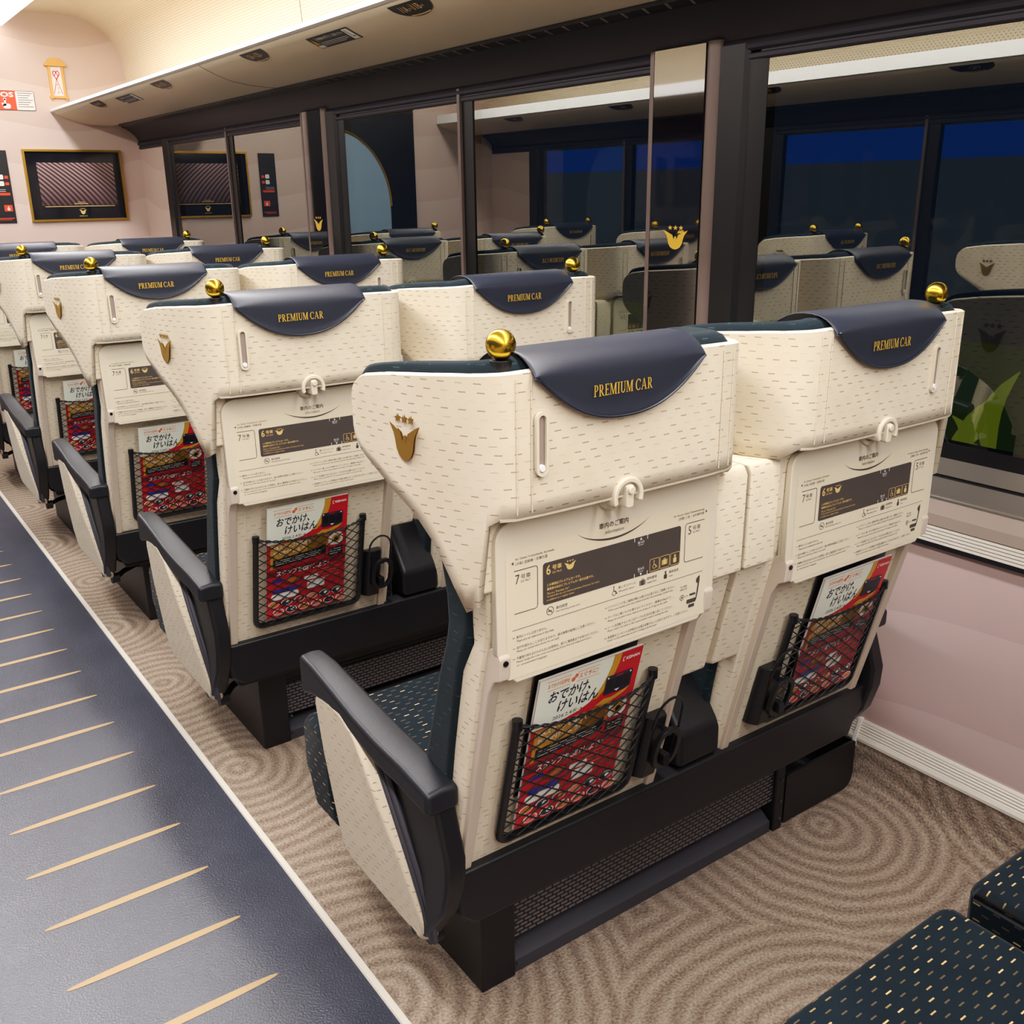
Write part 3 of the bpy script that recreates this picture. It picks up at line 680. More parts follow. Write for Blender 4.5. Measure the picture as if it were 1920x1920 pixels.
def double_seat(y0):
    org = (1.18,.35,0)
    root = empty('double_seat', (1.18, y0+.35, 0))
    B = lambda mb, name, mats, par=root, **k: mb.build(name, mats, par, org, **k)
    # cross beam and under-frame
    mb = MB(); mb.prism([(.663,.359),(1.742,.359),(1.736,.335),(1.655,.252),(.70,.252),(.672,.275)], 'y', .1, .15)
    mb.box(.70, 1.66, .14, .6, .225, .30)
    beam = B(mb, 'seat_beam', M['black'], bevel=.006, seg=2)
    pedestal(root, org, .765, 1.585)
    outer_arm(root, org, lambda x: x); outer_arm(root, org, lambda x: 2.381-x)
    # middle armrest housing and cap
    mb = MB(); mb.prism([(.102,.362),(.102,.43),(.19,.545),(.26,.56),(.26,.36)], 'x', 1.152, 1.262); mid = B(mb, 'middle_armrest', M['black'], bevel=.012, seg=3)
    mb = MB(); mb.prism([(.22,.50),(.22,.552),(.49,.585),(.515,.572),(.518,.54),(.49,.53)], 'x', 1.168, 1.218); B(mb, 'armrest_cap', M['arm'], mid, bevel=.012, seg=3)
    cushion(root, org, .682, 1.155, -1); cushion(root, org, 1.205, 1.694, 1)
    t1 = seat_module(root, org, .885, 1); t2 = seat_module(root, org, 1.474, -1)
    return root
def single_seat(y0):
    org = (-.30,.35,0)
    root = empty('single_seat', (-.30, y0+.35, 0)); xc = -.30
    B = lambda mb, name, mats, par=root, **k: mb.build(name, mats, par, org, **k)
    mb = MB(); mb.box(xc-.22, xc+.22, .1, .15, .252, .359); mb.box(xc-.2, xc+.2, .14, .6, .225, .30); B(mb, 'seat_beam', M['black'], bevel=.006)
    pedestal(root, org, xc-.16, xc+.16, False, False)
    outer_arm(root, org, lambda x: x-.60+xc-.285); outer_arm(root, org, lambda x: .60-x+xc+.285)
    cushion(root, org, xc-.2, xc+.2, 0)
    seat_module(root, org, xc, 1, both=True)
    return root

# ------------------------------------------------------------------ the leaflets in the pockets
def magazine(x, y0, name='magazine', dark=False):
    s_ = Vector((0,.241,-.9705)); nrm = Vector((0,-.9705,-.241)); th = .004
    org = Vector((x, y0+.012, .708)) if not dark else Vector((x+.004, y0+.018, .7200))
    W, H = .1015, (.306 if not dark else .26)
    mb = MB()
    def P(u, v, d=0.): p = s_*(-v)+nrm*d; return (u, p.y, p.z)       # v is negative downwards
    if dark:
        vs = [P(-W,0,-.008),P(W,0,-.008),P(W,-H,-.008),P(-W,-H,-.008),P(-W,0,-.011),P(W,0,-.011),P(W,-H,-.011),P(-W,-H,-.011)]
        mb.add(vs, [(0,1,2,3),(7,6,5,4),(0,4,5,1),(1,5,6,2),(2,6,7,3),(3,7,4,0)], 0)
        o = mb.build(name, [M['dash']]); o.location = org; return o
    names = ['pale','red','ochre','orange','navyp','white','dred','brown','bluep','skin','dash','paper']
    ix = {k:i for i,k in enumerate(names)}
    vs = [P(-W,0,0),P(W,0,0),P(W,-H,0),P(-W,-H,0),P(-W,0,-th),P(W,0,-th),P(W,-H,-th),P(-W,-H,-th)]
    mb.add(vs, [(7,6,5,4),(0,4,5,1),(1,5,6,2),(2,6,7,3),(3,7,4,0)], ix['paper'])
    L = [lambda u, v, d=.0003*k+.0002: P(u, v, d) for k in range(7)]
    fl = lambda pts, k, n: mb.flat(pts, L[k], ix[n])
    fl([(-W,0),(W,0),(W,-H),(-W,-H)], 0, 'red')
    # pale upper sheet bounded by a sweeping curve
    cv = [(.0415,0),(.040,-.018),(.036,-.034),(.030,-.050),(.021,-.066),(.008,-.080),(-.012,-.089),(-.04,-.0945),(-.07,-.097),(-W,-.0975)]
    fl([(-W,0)]+cv[::-1][0:1]+cv[::-1][1:] if False else [(-W,0)]+[cv[-1]]+cv[:-1][::-1], 2, 'pale')
    cv2 = [(.0575,0),(.0555,-.018),(.051,-.035),(.044,-.052),(.034,-.067),(.022,-.079)]
    fl(cv2+cv[:5][::-1] if False else [cv[0]]+cv[1:5]+[(.012,-.078)]+cv2[::-1], 1, 'ochre')
    T = lambda s, x0, x1, z0, z1, n, k=3, bold=.0, sl=0.: text(mb, s, x0, x1, z0, z1, L[k], ix[n], bold, sl)
    # banner
    stroke(mb, [(-.0875,-.0073),(.0137,-.0073)], .0008, L[3], ix['orange']); stroke(mb, [(-.0845,-.0248),(.0157,-.0248)], .0008, L[3], ix['orange'])
    T('おでかけの記録を', -.0845, -.0440, -.0205, -.0115, 'orange', 3, .012); T('スマホに!', -.0265, .0115, -.0205, -.0110, 'orange', 3, .012)
    fl(rrect(-.0425,-.0300,-.0275,-.0040,.0015,3), 4, 'white'); fl(ell(-.0370,-.0175,.0040,.0045,12), 5, 'orange'); fl(ell(-.0320,-.0120,.0035,.0040,12), 5, 'orange')
    T('おでかけ、', -.0800, .0030, -.0510, -.0290, 'navyp', 3, .02, .15); T('けいはん', -.0590, .0215, -.0755, -.0530, 'navyp', 3, .02, .15)
    T('2026.2.4㊌→', -.0640, -.0060, -.0890, -.0800, 'navyp', 3, .0)
    T('KEIHAN', .0680, .0960, -.0170, -.0110, 'white', 3, .02); stroke(mb, [(.0655,-.0105),(.0620,-.0105),(.0620,-.0180),(.0650,-.0180)], .0014, L[3], ix['white'])
    # train front picture
    fl(rrect(.0345,.0890,-.0780,-.0400,.004,4), 3, 'navyp')
    for q in range(3): fl(rrect(.0375+.0172*q,.0525+.0172*q,-.0700,-.0480,.001,2), 4, 'dash')
    for q in (.0385,.0840): fl(ell(q,-.0440,.0018,.0018,8), 4, 'white')
    stroke(mb, [(.0540,-.0435),(.0680,-.0435)], .0018, L[4], ix['red']); fl([(.0560,-.0720),(.0615,-.0760),(.0670,-.0720)][::-1], 4, 'white')
    fl([(.0200,-.0930),(.0360,-.0840),(.0520,-.0855),(.0760,-.0790),(.0900,-.0740),(.0800,-.0840),(.0640,-.0910),(.0420,-.0960)], 4, 'ochre')
    # lower half: gold and brown bands, dark caption, photo ovals
    fl([(-.0930,-.1000),(-.02,-.0970),(.0480,-.1000),(.0480,-.1420),(-.0930,-.1660)][::-1], 2, 'ochre'); fl([(.0000,-.0985),(.0560,-.0950),(.0560,-.1330),(.0000,-.1420)][::-1], 2, 'brown')
    T('XRスタンプを集めて', -.0860, .0100, -.1140, -.1020, 'white', 3, .02); T('おでかけしよう!', -.0860, -.0020, -.1290, -.1180, 'white', 3, .02)
    fl([(-.0860,-.1630),(-.0860,-.1400),(.0200,-.1330),(.0480,-.1250),(.0480,-.1520)], 3, 'dash')
    for q in range(3): stroke(mb, [(-.0800,-.1450-.005*q),(.0340,-.1395-.005*q)], .0012, L[4], ix['white'])
    fl(rrect(.0540,.0920,-.1330,-.0990,.012,4), 3, 'white'); fl(ell(.0740,-.1170,.0120,.0110,16), 4, 'ochre'); fl(ell(.0740,-.1170,.0060,.0060,12), 5, 'dash')
    fl(rrect(.0560,.0930,-.1640,-.1400,.002,2), 3, 'dash'); 
    for q in range(3): stroke(mb, [(.0590,-.1460-.006*q),(.0880,-.1450-.006*q)], .0014, L[4], ix['white'])
    fl([(-W,-.1700),(W,-.1660),(W,-.1800),(-W,-.1900)][::-1], 1, 'dred')
    T('スタンプをGETしよう!', -.0780, .0560, -.1880, -.1740, 'white', 3, .02, .1)
    for q in range(4): stroke(mb, [(.0150,-.1960-.008*q),(.0850,-.1950-.008*q)], .0018, L[3], ix['skin'])
    fl(rrect(-.0880,-.0600,-.2060,-.1960,.003,3), 3, 'bluep'); fl(ell(-.0350,-.2080,.0260,.0110,18), 3, 'dred'); fl(ell(-.0350,-.2060,.0200,.0070,18), 4, 'brown')
    fl([(-.0820,-.2260),(-.0100,-.2260),(-.0250,-.2370),(-.0860,-.2370)][::-1], 3, 'bluep'); fl(rrect(-.0900,-.0200,-.2560,-.2380,.006,3), 3, 'white'); fl(rrect(.0020,.0480,-.2440,-.2220,.004,3), 3, 'white'); fl(rrect(-.0060,.0300,-.2180,-.2060,.003,3), 3, 'white')
    rnd = random.Random(3)
    for r_ in range(2):
        for q in range(6):
            cx, cz = -.083+.033*q+(.012 if r_ else 0), -.268-.024*r_
            if cx > .094: continue
            fl(ell(cx,cz,.0145,.0095,16), 3, 'white'); fl(ell(cx,cz,.0125,.0078,16), 4, rnd.choice(['skin','brown','dred','skin','navyp'])); fl(ell(cx+.003,cz+.001,.005,.004,10), 5, rnd.choice(['pale','red','ochre']))
    mb.keep = True
    o = mb.build(name, [M[k] for k in names], smooth=False); o.location = org
    return o

# ------------------------------------------------------------------ the room
def side(sgn):
    """right (+1) or left (-1) long wall with windows and rack; x is mirrored about the car's centre line"""
    X = (lambda x: x) if sgn > 0 else (lambda x: 2*CX-x)
    nm = 'right' if sgn > 0 else 'left'
    # walls
    mb = MB(); mb.box(X(GX), X(GX+.06), YB, YE, 0, .66, 0)
    mb.box(X(GX), X(GX+.06), 6.08, YE, .66, 1.76, 1)
    mb.box(X(GX+.02), X(GX+.06), YB, 6.08, 1.66, 2.44, 1)
    struct(mb.build('wall_'+nm, [M['lower'], M['wall']]))
    # ribbed baseboard
    mb = MB(); pr = [(GX+.001,.168),(GX-.004,.169),(GX-.007,.164)]
    for k in range(5):
        z = .160-.0062*k; x = GX-.0075-.0024*k; pr += [(x,z),(x-.0018,z-.0012),(x-.0018,z-.0036),(x+.0012,z-.0042)]
    pr += [(GX-.021,.132),(GX-.024,.127),(GX-.024,.120),(GX+.001,.116)]
    mb.prism([(X(a),b) for a,b in pr], 'y', YB, YE-.01); struct(mb.build('baseboard_'+nm, M['strip'], smooth=False))
    if sgn > 0:
        mb = MB(); mb.prism([(GX-.029,.104),(GX-.028,.121),(GX-.009,.172),(GX,.172),(GX,.104)], 'y', 1.205, 1.213); struct(mb.build('trim_4', M['white_edge']))
    # sill: slotted strip, bevel, aluminium ledge
    mb = MB()
    for k in range(5): mb.box(X(GX-.014), X(GX), YB, 6.08, .658+.0075*k, .6635+.0075*k, 1)
    mb.box(X(GX-.010), X(GX), YB, 6.08, .657, .695, 2)
    mb.box(X(GX-.015), X(GX), YB, 6.08, .648, .658, 2)
    mb.prism([(X(a),b) for a,b in [(GX-.014,.696),(GX-.012,.72),(GX-.002,.752),(GX+.02,.752),(GX+.02,.69)]], 'y', YB, 6.08, 0)
    mb.box(X(GX-.004), X(GX+.03), YB, 6.08, .752, .756, 3); mb.box(X(GX-.001), X(GX+.03), YB, 6.08, .756, .797, 3)
    mb.box(X(GX+.004), X(GX+.03), YB, 6.08, .797, .806, 2); mb.box(X(GX-.002), X(GX+.03), YB, 6.08, .806, .842, 3); mb.box(X(GX-.001), X(GX+.03), YB, 6.08, .842, .874, 4)
    struct(mb.build('trim_1' if sgn > 0 else 'trim_5', [M['sill'], M['strip'], M['dash'], M['alu'], M['darkf']], smooth=False))
    # header: blind rail and the curved dark valance up to the rack
    mb = MB(); mb.prism([(X(a),b) for a,b in [(GX-.006,1.664),(GX-.010,1.668),(GX-.010,1.676),(GX-.006,1.679),(GX-.006,1.683),(GX-.014,1.688),(GX-.016,1.696),(GX-.012,1.702),(GX-.008,1.712),(GX-.012,1.722),(GX-.026,1.742),(GX-.048,1.762),(GX-.074,1.779),(GX-.10,1.789),(GX-.10,1.82),(GX+.03,1.82),(GX+.03,1.664)]], 'y', YB, 6.565)
    for q in (1.672,1.692): pass
    struct(mb.build('trim_2' if sgn > 0 else 'trim_6', M['dark']))
    # window bays
    bays = [(-2.49, 1), (-.341, 2), (1.804, 3), (3.949, 4)]
    for b0, num in bays:
        lo = b0+.186; m0 = b0+1.036; m1 = b0+1.110; hi = min(b0+1.983, 5.93) if num == 4 else b0+1.966; end = b0+2.145-.046 if num < 4 else 6.08
        if num == 4: hi = 5.93
        mb = MB()
        mb.box(X(GX-.020), X(GX+.03), lo-.010, lo+.004, .80, 1.714, 1)
        mb.box(X(GX-.004), X(GX+.03), m0, m1-.012, .80, 1.70, 0); mb.box(X(GX-.014), X(GX+.02), m1-.012, m1+.003, .80, 1.705, 1)
        mb.prism([(X(a),b) for a,b in [(GX-.001,hi),(GX-.006,hi+.02),(GX-.006,hi+.05),(GX-.016,hi+.06),(GX-.016,end+.001),(GX+.03,end+.001),(GX+.03,hi)]], 'z', .80, 1.70, 0)
        fr = struct(mb.build('window_%d' % (num if sgn > 0 else num+4), [M['darkf'], M['post']]))
        for a, c in ((lo+.006,m0),(m1+.003,hi)):
            mb = MB(); mb.keep = True; q4 = [(X(GX),a,.874),(X(GX),a,1.664),(X(GX),c,1.664),(X(GX),c,.874)]; mb.add(q4 if sgn > 0 else q4[::-1], [(0,1,2,3)]); mb.build('pane', M['glass'] if sgn > 0 else M['glass2'], fr, smooth=False)
        # black gloss panel with gilt crest, and the rounded post next to it
        mb = MB(); mb.box(X(GX-.019), X(GX+.03), b0, lo-.010, .80, 1.714); pn = struct(mb.build('trim_%d' % (10+num if sgn > 0 else 20+num), M['bglass'], smooth=False))
        mb = MB(); fn = lambda u, w: (X(GX-.0200), b0+.123-.088*u, 1.236+.060*w); eagle(mb, 0, 1, 0, 1, fn); mb.keep = False; mb.build('gilt_crest', M['goldt'], pn, smooth=False)
        mb = MB(); mb.prism([(X(GX-.024*math.sin(PI*k/12)**.6 if 0 < k < 12 else GX), b0-.048+.048*(1-math.cos(PI*k/12))/2) for k in range(13)]+[(X(GX+.02),b0),(X(GX+.02),b0-.048)], 'z', .80, 1.716); struct(mb.build('trim_%d' % (30+num if sgn > 0 else 40+num), M['post']))
    # luggage rack
    rk = empty('luggage_rack', (X(1.6), 2, 1.86), ('long beige luggage rack along the right wall above the windows' if sgn > 0 else 'long beige luggage rack over the windows behind the single seats'), 'luggage rack')
    mb = MB(); org = (X(1.6),2,1.86)
    pr = [(1.405,1.872),(1.415,1.858),(1.44,1.846),(1.48,1.829),(1.53,1.812),(1.60,1.800),(1.68,1.795),(1.735,1.795),(1.745,1.803),(1.745,1.815),(1.86,1.815),(1.86,1.85),(1.45,1.878),(1.41,1.878)]
    mb.prism([(X(a),b) for a,b in pr], 'y', YB, YE-.004); mb.build('rack_body', M['rackc'], rk, org)
    mb = MB(); mb.prism([(X(a),b) for a,b in ([(1.396,1.866),(1.408,1.862),(1.412,1.872),(1.412,1.884),(1.398,1.880)] if sgn > 0 else [(1.396,1.866),(1.408,1.862),(1.412,1.872),(1.42,1.925),(1.405,1.925)])], 'y', YB, YE-.004); mb.build('edge_strip', M['white_edge'], rk, org)
    mb = MB(); mb.box(X(1.722), X(1.80), YB, YE-.2, 1.785, 1.797, 0)
    for k in range(118): 
        y = YB+.2+.075*k; mb.prism([(X(1.722),y),(X(1.727),y-.004),(X(1.778),y+.032),(X(1.774),y+.036)], 'z', 1.7835, 1.786, 1)
    mb.build('air_vent', [M['dash'], M['sill']], rk, org, smooth=False)
    if sgn > 0:
        mb = MB(); mb.tube([(a,4.02,b-.0005) for a,b in pr[:8]], .0016, 5); mb.build('rack_joint', M['sill'], rk, org)
    # seat-number signs and caution stickers on the curved underside
    def ul(u, d, dz):                                     # point on underside: d metres in from the edge
        pts = pr[1:8]; 
        for (a,b),(c,e) in zip(pts, pts[1:]):
            L = math.hypot(c-a,e-b)
            if d <= L: return (X(a+(c-a)*d/L), u, b+(e-b)*d/L-dz)
            d -= L
        return (X(c), u, e-dz)
    for k, y in enumerate((1.38,2.45,3.53,4.60,5.67)):
        if sgn < 0 and k < 1: continue
        mb = MB(); hw = .098
        arc = [(-hw,0)]+[(hw*math.sin(PI*(q/12-.5))*1.0, .062*math.cos(PI*(q/12-.5))**.8) for q in range(1,12)]+[(hw,0)]
        f = lambda u, v, dz=.0012: ul(y-u*(1 if sgn > 0 else -1), .006+v, dz)
        # fan triangles so the sign follows the curve
        for q in range(1, len(arc)-1):
            for r0, r1 in ((0,.5),(.5,1)):
                def pt(p, r): return f(p[0], p[1]*r)
                mb.add([pt(arc[q],r0),pt(arc[q+1],r0),pt(arc[q+1],r1),pt(arc[q],r1)], [(0,1,2,3)], 0)
        mb.add([f(*arc[0]),f(*arc[1]),f(arc[1][0],0)], [(0,1,2)], 0)
        g = lambda u, v: f(u, .042-v, .0022)
        for q in range(9): 
            a0 = -.045+.011*q; mb.add([f(a0,.052-.0*q-(abs(a0)/.2)**2*.06,.002),f(a0+.011,.052-(abs(a0+.011)/.2)**2*.06,.002),f(a0+.011,.0565-(abs(a0+.011)/.2)**2*.06,.002),f(a0,.0565-(abs(a0)/.2)**2*.06,.002)], [(0,1,2,3)], 1)
        n = 10+k if sgn > 0 else 10+k
        for i, ch in enumerate(('A','B') if sgn > 0 else ('C',)):
            x0 = -.058+.062*i if sgn > 0 else -.03
            text(mb, '%d%s' % (n,ch), x0, x0+.036, .008, .032, g, 1, .01); text(mb, '窓側' if ch != 'B' else '通路側', x0+.039, x0+.052, .013, .021, g, 1)
        if sgn > 0: stroke(mb, [(-.001,.006),(-.001,.034)], .001, g, 1)
        names = ['nearest, cut off by the top edge','reading 11A 11B, largest in view','reading 12A 12B, under the rack joint','second from the far end wall','closest to the far end wall']
        o = mb.build('seat_number_sign', [M['dash'], M['goldink']], None, (0,0,0), smooth=False)
        tag(o, ('dark half-round seat number sign on right rack, '+names[k]) if sgn > 0 else 'dark half-round seat number sign on the left rack', 'sign', 'seat number signs under the '+nm+' rack')
    for k, y in enumerate((2.97,5.20) if sgn > 0 else ()):
        mb = MB(); f = lambda u, v, dz=.0014: ul(y-u, .030+v, dz)
        def slab(u0,u1,v0,v1,mi,dz):
            for q in range(4):
                a, b = v0+(v1-v0)*q/4, v0+(v1-v0)*(q+1)/4; mb.add([f(u0,a,dz),f(u1,a,dz),f(u1,b,dz),f(u0,b,dz)], [(0,1,2,3)], mi)
        slab(-.14,.14,-.004,.058,0,.0012); slab(.098,.134,0,.054,1,.002); slab(-.134,-.098,.040,.054,2,.002); slab(-.094,-.0925,0,.054,1,.002)
        mb.add([f(-.134,.036,.0022),f(-.102,.036,.0022),f(-.118,.004,.0022)], [(0,1,2)], 3)
        g = lambda u, v: f(u, .05-v, .0022)
        text(mb, '手荷物の落下に', -.086, .010, .034, .046, g, 1, .01); text(mb, 'ご注意ください', .016, .088, .034, .046, g, 1, .01); stroke(mb, [(-.086,.020),(.088,.020)], .002, g, 1); stroke(mb, [(-.086,.013),(.088,.013)], .002, g, 1); stroke(mb, [(-.086,.006),(.060,.006)], .002, g, 1)
        stroke(mb, [(.106,.044),(.112,.030),(.112,.012),(.128,.012)], .004, g, 0)
        o = mb.build('caution_sticker', [M['dash'],M['white'],M['white'],M['ochre']], None, smooth=False)
        tag(o, ['dark caution sticker with yellow triangle between the two largest rack signs','dark caution sticker on the rack near the far end wall'][k], 'sticker', 'caution stickers under the right rack')
side(1); side(-1)

# ceiling with perforated coves
mb = MB(); cv = [(GX-.020,1.88),(GX-.028,1.98),(GX-.031,2.044)]
for k in range(13):
    a = PI/2*k/12; cv.append((1.50+.350*math.cos(a)**.9 if k < 12 else 1.50, 2.10+.296*math.sin(a)**.9))
cv.append((1.22,2.396))
for sg in (1,-1):
    X = (lambda x: x) if sg > 0 else (lambda x: 2*CX-x)
    acc = 0; lst = [0]
    for (a,b),(c,d) in zip(cv,cv[1:]): acc += math.hypot(c-a,d-b); lst.append(acc)
    for i in range(len(cv)-1):
        mb.add([(X(cv[i][0]),YB,cv[i][1]),(X(cv[i+1][0]),YB,cv[i+1][1]),(X(cv[i+1][0]),YE,cv[i+1][1]),(X(cv[i][0]),YE,cv[i][1])], [(0,1,2,3)], 0)
mb.add([(1.22,YB,2.396),(2*CX-1.22,YB,2.396),(2*CX-1.22,YE,2.396),(1.22,YE,2.396)], [(0,1,2,3)], 1)
def cuv(co):
    d = abs(co.x-CX)+CX; k = min(range(len(cv)), key=lambda i: (cv[i][0]-d)**2+(cv[i][1]-co.z)**2); return (co.y, lst[k])
mb.uvfn = cuv
struct(mb.build('ceiling', [M['perf'], M['plainc']], angle=60))
mb = MB(); mb.tube([(a-.001,4.02,b-.001) for a,b in cv[2:]], .002, 5); struct(mb.build('trim_7', M['sill']))
for x0, x1, lab in ((1.085,1.205,'long white ceiling light at the top left corner of the photo'),(2*CX-1.205,2*CX-1.085,'long white ceiling light above the single seats')):
    lt = empty('ceiling_light', ((x0+x1)/2,2,2.39), lab, 'ceiling light', 'ceiling light lines'); org = ((x0+x1)/2,2,2.39)
    mb = MB(); mb.box(x0-.012, x1+.012, YB+.05, YE-.02, 2.322, 2.40); mb.build('light_housing', M['white_edge'], lt, org, bevel=.01)
    mb = MB(); mb.box(x0, x1, YB+.06, YE-.03, 2.302, 2.324); mb.build('light_diffuser', M['light'], lt, org, bevel=.008)
    la = bpy.data.lights.new('ceiling_lamp', 'AREA'); la.shape = 'RECTANGLE'; la.size = x1-x0; la.size_y = 8.6; la.energy = 86; la.color = (1,.98,.985)
    lo = bpy.data.objects.new('ceiling_lamp', la); C.objects.link(lo); lo.location = ((x0+x1)/2, 1.75, 2.299)

# floor: slate aisle with tan inlaid darts, ivory edge strips, ring carpet either side
mb = MB(); mb.add([(.012,YB,0),(.614,YB,0),(.614,YE,0),(.012,YE,0)], [(0,1,2,3)], 0)
y = 1.458-.1905*21
while y < YE-.1:
    if y > YB+.05: mb.add([(.153+.332*(.5+.5*math.sin(PI*(q/16-.5))), y+s*.0095*(1-abs(q/8-1)**2.2), .0006) for s in (1,) for q in range(17)]+[(.153+.332*(.5+.5*math.sin(PI*(q/16-.5))), y-.0095*(1-abs(q/8-1)**2.2), .0006) for q in range(15,0,-1)], [list(range(32))], 1)
    y += .1905
struct(mb.build('floor', [M['vinyl'], M['mark']], smooth=False))
for i, (a, b) in enumerate(((.612,.628),(-.002,.014))):
    mb = MB(); mb.prism([(a,0),(a+.002,.0035),(b-.002,.0035),(b,0)], 'y', YB, YE); struct(mb.build('trim_%d' % (8+i), M['strip']))
mb = MB(); pr = [(.627,.0005),(1.2,.0005),(1.79,.0005),(1.83,.006),(1.852,.025),(1.862,.055),(1.866,.124)]
for X in (lambda x: x, lambda x: (2*CX-x if x > 1 else (-.001 if x < .7 else x))):
    for (a,b),(c,d) in zip(pr,pr[1:]):
        mb.add([(X(a),YB,b),(X(c),YB,d),(X(c),YE,d),(X(a),YE,b)], [(0,1,2,3)])
struct(mb.build('floor', M['carpet'], angle=60))

# end walls
mb = MB(); mb.box(LX-.05, GX+.05, YE, YE+.05, 0, 2.45); struct(mb.build('wall_far', M['wall']))
mb = MB(); mb.box(LX-.05, GX+.05, YB-.05, YB, 0, 2.45); struct(mb.build('wall_near', M['wall']))
dr = empty('door_1', (.32,YE,0)); struct(dr); org = (.32,YE,0)
mb = MB(); mb.box(-.06,.72,YE-.03,YE,0,2.02,0); mb.build('door_slab', M['darkf'], dr, org, bevel=.004)
mb = MB(); pl = [(.58,.2),(.58,1.80)]+[(.58-.42*math.sin(PI/2*k/12), 1.30+.50*math.cos(PI/2*k/12)) for k in range(1,13)]+[(.16,.2)]
mb.prism(pl, 'y', YE-.034, YE-.03); mb.build('door_glass', M['gglass'], dr, org)
mb = MB(); mb.tube([(.585-.43*math.sin(PI/2*k/12), YE-.036, 1.30+.51*math.cos(PI/2*k/12)) for k in range(13)], .008, 6); mb.build('door_arch_trim', M['goldframe'], dr, org)

# things on the far end wall
fp = empty('framed_picture', (1.483,YE,1.455), 'gilt framed picture of brown ribbed fabric on the far end wall', 'picture'); org = (1.483,YE,1.455)
mb = MB(); x0,x1,z0,z1 = 1.206,1.762,1.252,1.658
o_ = [(x0,z0),(x1,z0),(x1,z1),(x0,z1)]; i_ = [(x0+.012,z0+.012),(x1-.012,z0+.012),(x1-.012,z1-.012),(x0+.012,z1-.012)]
mb.loft([[(a,YE-.001,b) for a,b in o_],[(a,YE-.022,b) for a,b in o_],[(a,YE-.022,b) for a,b in i_],[(a,YE-.004,b) for a,b in i_]], cap=False); mb.build('picture_frame', M['goldframe'], fp, org, smooth=False)
mb = MB(); mb.box(x0+.011,x1-.011,YE-.010,YE-.002,z0+.011,z1-.011); mtt = mb.build('mount_board', mat('black_glazed_mount',(24,25,34),.08,spec=.7), fp, org, smooth=False)
mb = MB(); mb.box(1.275,1.708,YE-.012,YE-.0101,1.342,1.585); mb.build('print', M['art'], fp, org, smooth=False)
mb = MB(); fn = lambda u, w: (u, YE-.0125, w)
stroke(mb, [(1.290,1.337),(1.690,1.337)], .0035, fn, 0); eagle(mb, 1.478,1.520,1.290,1.326, fn, 0); text(mb, 'PREMIUM CAR', 1.476,1.522,1.277,1.283, fn, 0); text(mb, 'OTONARI', 1.44,1.455,1.300,1.306, fn, 0) if False else None
stroke(mb, [(1.455,1.352),(1.535,1.352)], .003, fn, 0); stroke(mb, [(1.475,1.360),(1.515,1.360)], .002, fn, 0); mb.build('gilt_caption', M['goldink'], fp, org, smooth=False)
sg = empty('emergency_sign', (1.22,YE,1.92), 'red and white SOS emergency button sign at the left edge', 'sign'); org = (1.22,YE,1.92)
mb = MB(); mb.prism(rrect(1.105,1.322,1.868,1.972,.008), 'y', YE-.004, YE-.0005); bd = mb.build('sign_board', M['white'], sg, org)
mb = MB(); fn = lambda u, w: (u, YE-.0046, w); fn2 = lambda u, w: (u, YE-.0052, w)
mb.flat(rrect(1.107,1.222,1.870,1.970,[.007,.0005,.0005,.007]), fn, 0); text(mb, 'SOS', 1.118,1.212,1.937,1.964, fn2, 1, .03)
mb.flat(rrect(1.150,1.190,1.876,1.902,.010,4), fn2, 1); mb.flat(rrect(1.158,1.168,1.89,1.928,.004,4), fn2, 1); mb.flat(ell(1.163,1.926,.009,.006,12), fn2, 1)
mb.flat([(1.143,1.902),(1.152,1.908),(1.160,1.892),(1.152,1.886)], fn2, 1)
for q in range(7): stroke(mb, [(1.232,1.960-.012*q),(1.312-.012*(q%3),1.960-.012*q)], .0028, fn, 2)
ring_ = rrect(1.106,1.321,1.869,1.971,.008); stroke(mb, ring_+ring_[:1], .0025, fn, 2)
mb.build('sign_print', [M['sos'],M['white'],M['ink']], sg, org, smooth=False)
ip = empty('intercom_panel', (1.06,YE,1.45), 'black emergency intercom panel with red buttons at the left edge', 'panel'); org = (1.06,YE,1.45)
mb = MB(); mb.box(1.010,1.1245,YE-.008,YE+.002,1.249,1.651); mb.build('panel_plate', M['dash'], ip, org, bevel=.002)
mb = MB(); fn = lambda u, w: (u, YE-.0086, w); fn2 = lambda u, w: (u, YE-.0092, w)
for q in range(2): mb.flat(rrect(1.060,1.088,1.492-.036*q,1.518-.036*q,.006), fn, 0); mb.flat(rrect(1.094,1.114,1.496-.036*q,1.512-.036*q,.003), fn, 1)
mb.flat(rrect(1.03,1.112,1.404,1.418,.004), fn, 1); mb.flat(rrect(1.068,1.112,1.315,1.350,.003), fn, 1); mb.flat(rrect(1.084,1.098,1.320,1.336,.004), fn2, 0); mb.flat(rrect(1.089,1.093,1.33,1.344,.002), fn2, 0)
for q in range(2): stroke(mb, [(1.03,1.436-.010*q),(1.09,1.436-.010*q)], .002, fn, 0)
stroke(mb, [(1.03,1.276),(1.116,1.276)], .004, fn, 1); stroke(mb, [(1.03,1.268),(1.10,1.268)], .003, fn, 1); mb.build('panel_print', [M['white'],M['sos']], ip, org, smooth=False)
wp = empty('wooden_plaque', (1.457,YE,2.04), 'small roofed wooden plaque with white paper high on the far end wall', 'plaque'); org = (1.457,YE,2.04)
mb = MB(); mb.box(1.415,1.428,YE-.016,YE,1.942,2.118); mb.box(1.486,1.499,YE-.016,YE,1.942,2.118); mb.box(1.408,1.506,YE-.018,YE,1.940,1.953); mb.box(1.422,1.49,YE-.008,YE,1.95,2.12)
mb.box(1.413,1.421,YE-.016,YE,1.931,1.942); mb.box(1.493,1.501,YE-.016,YE,1.931,1.942)
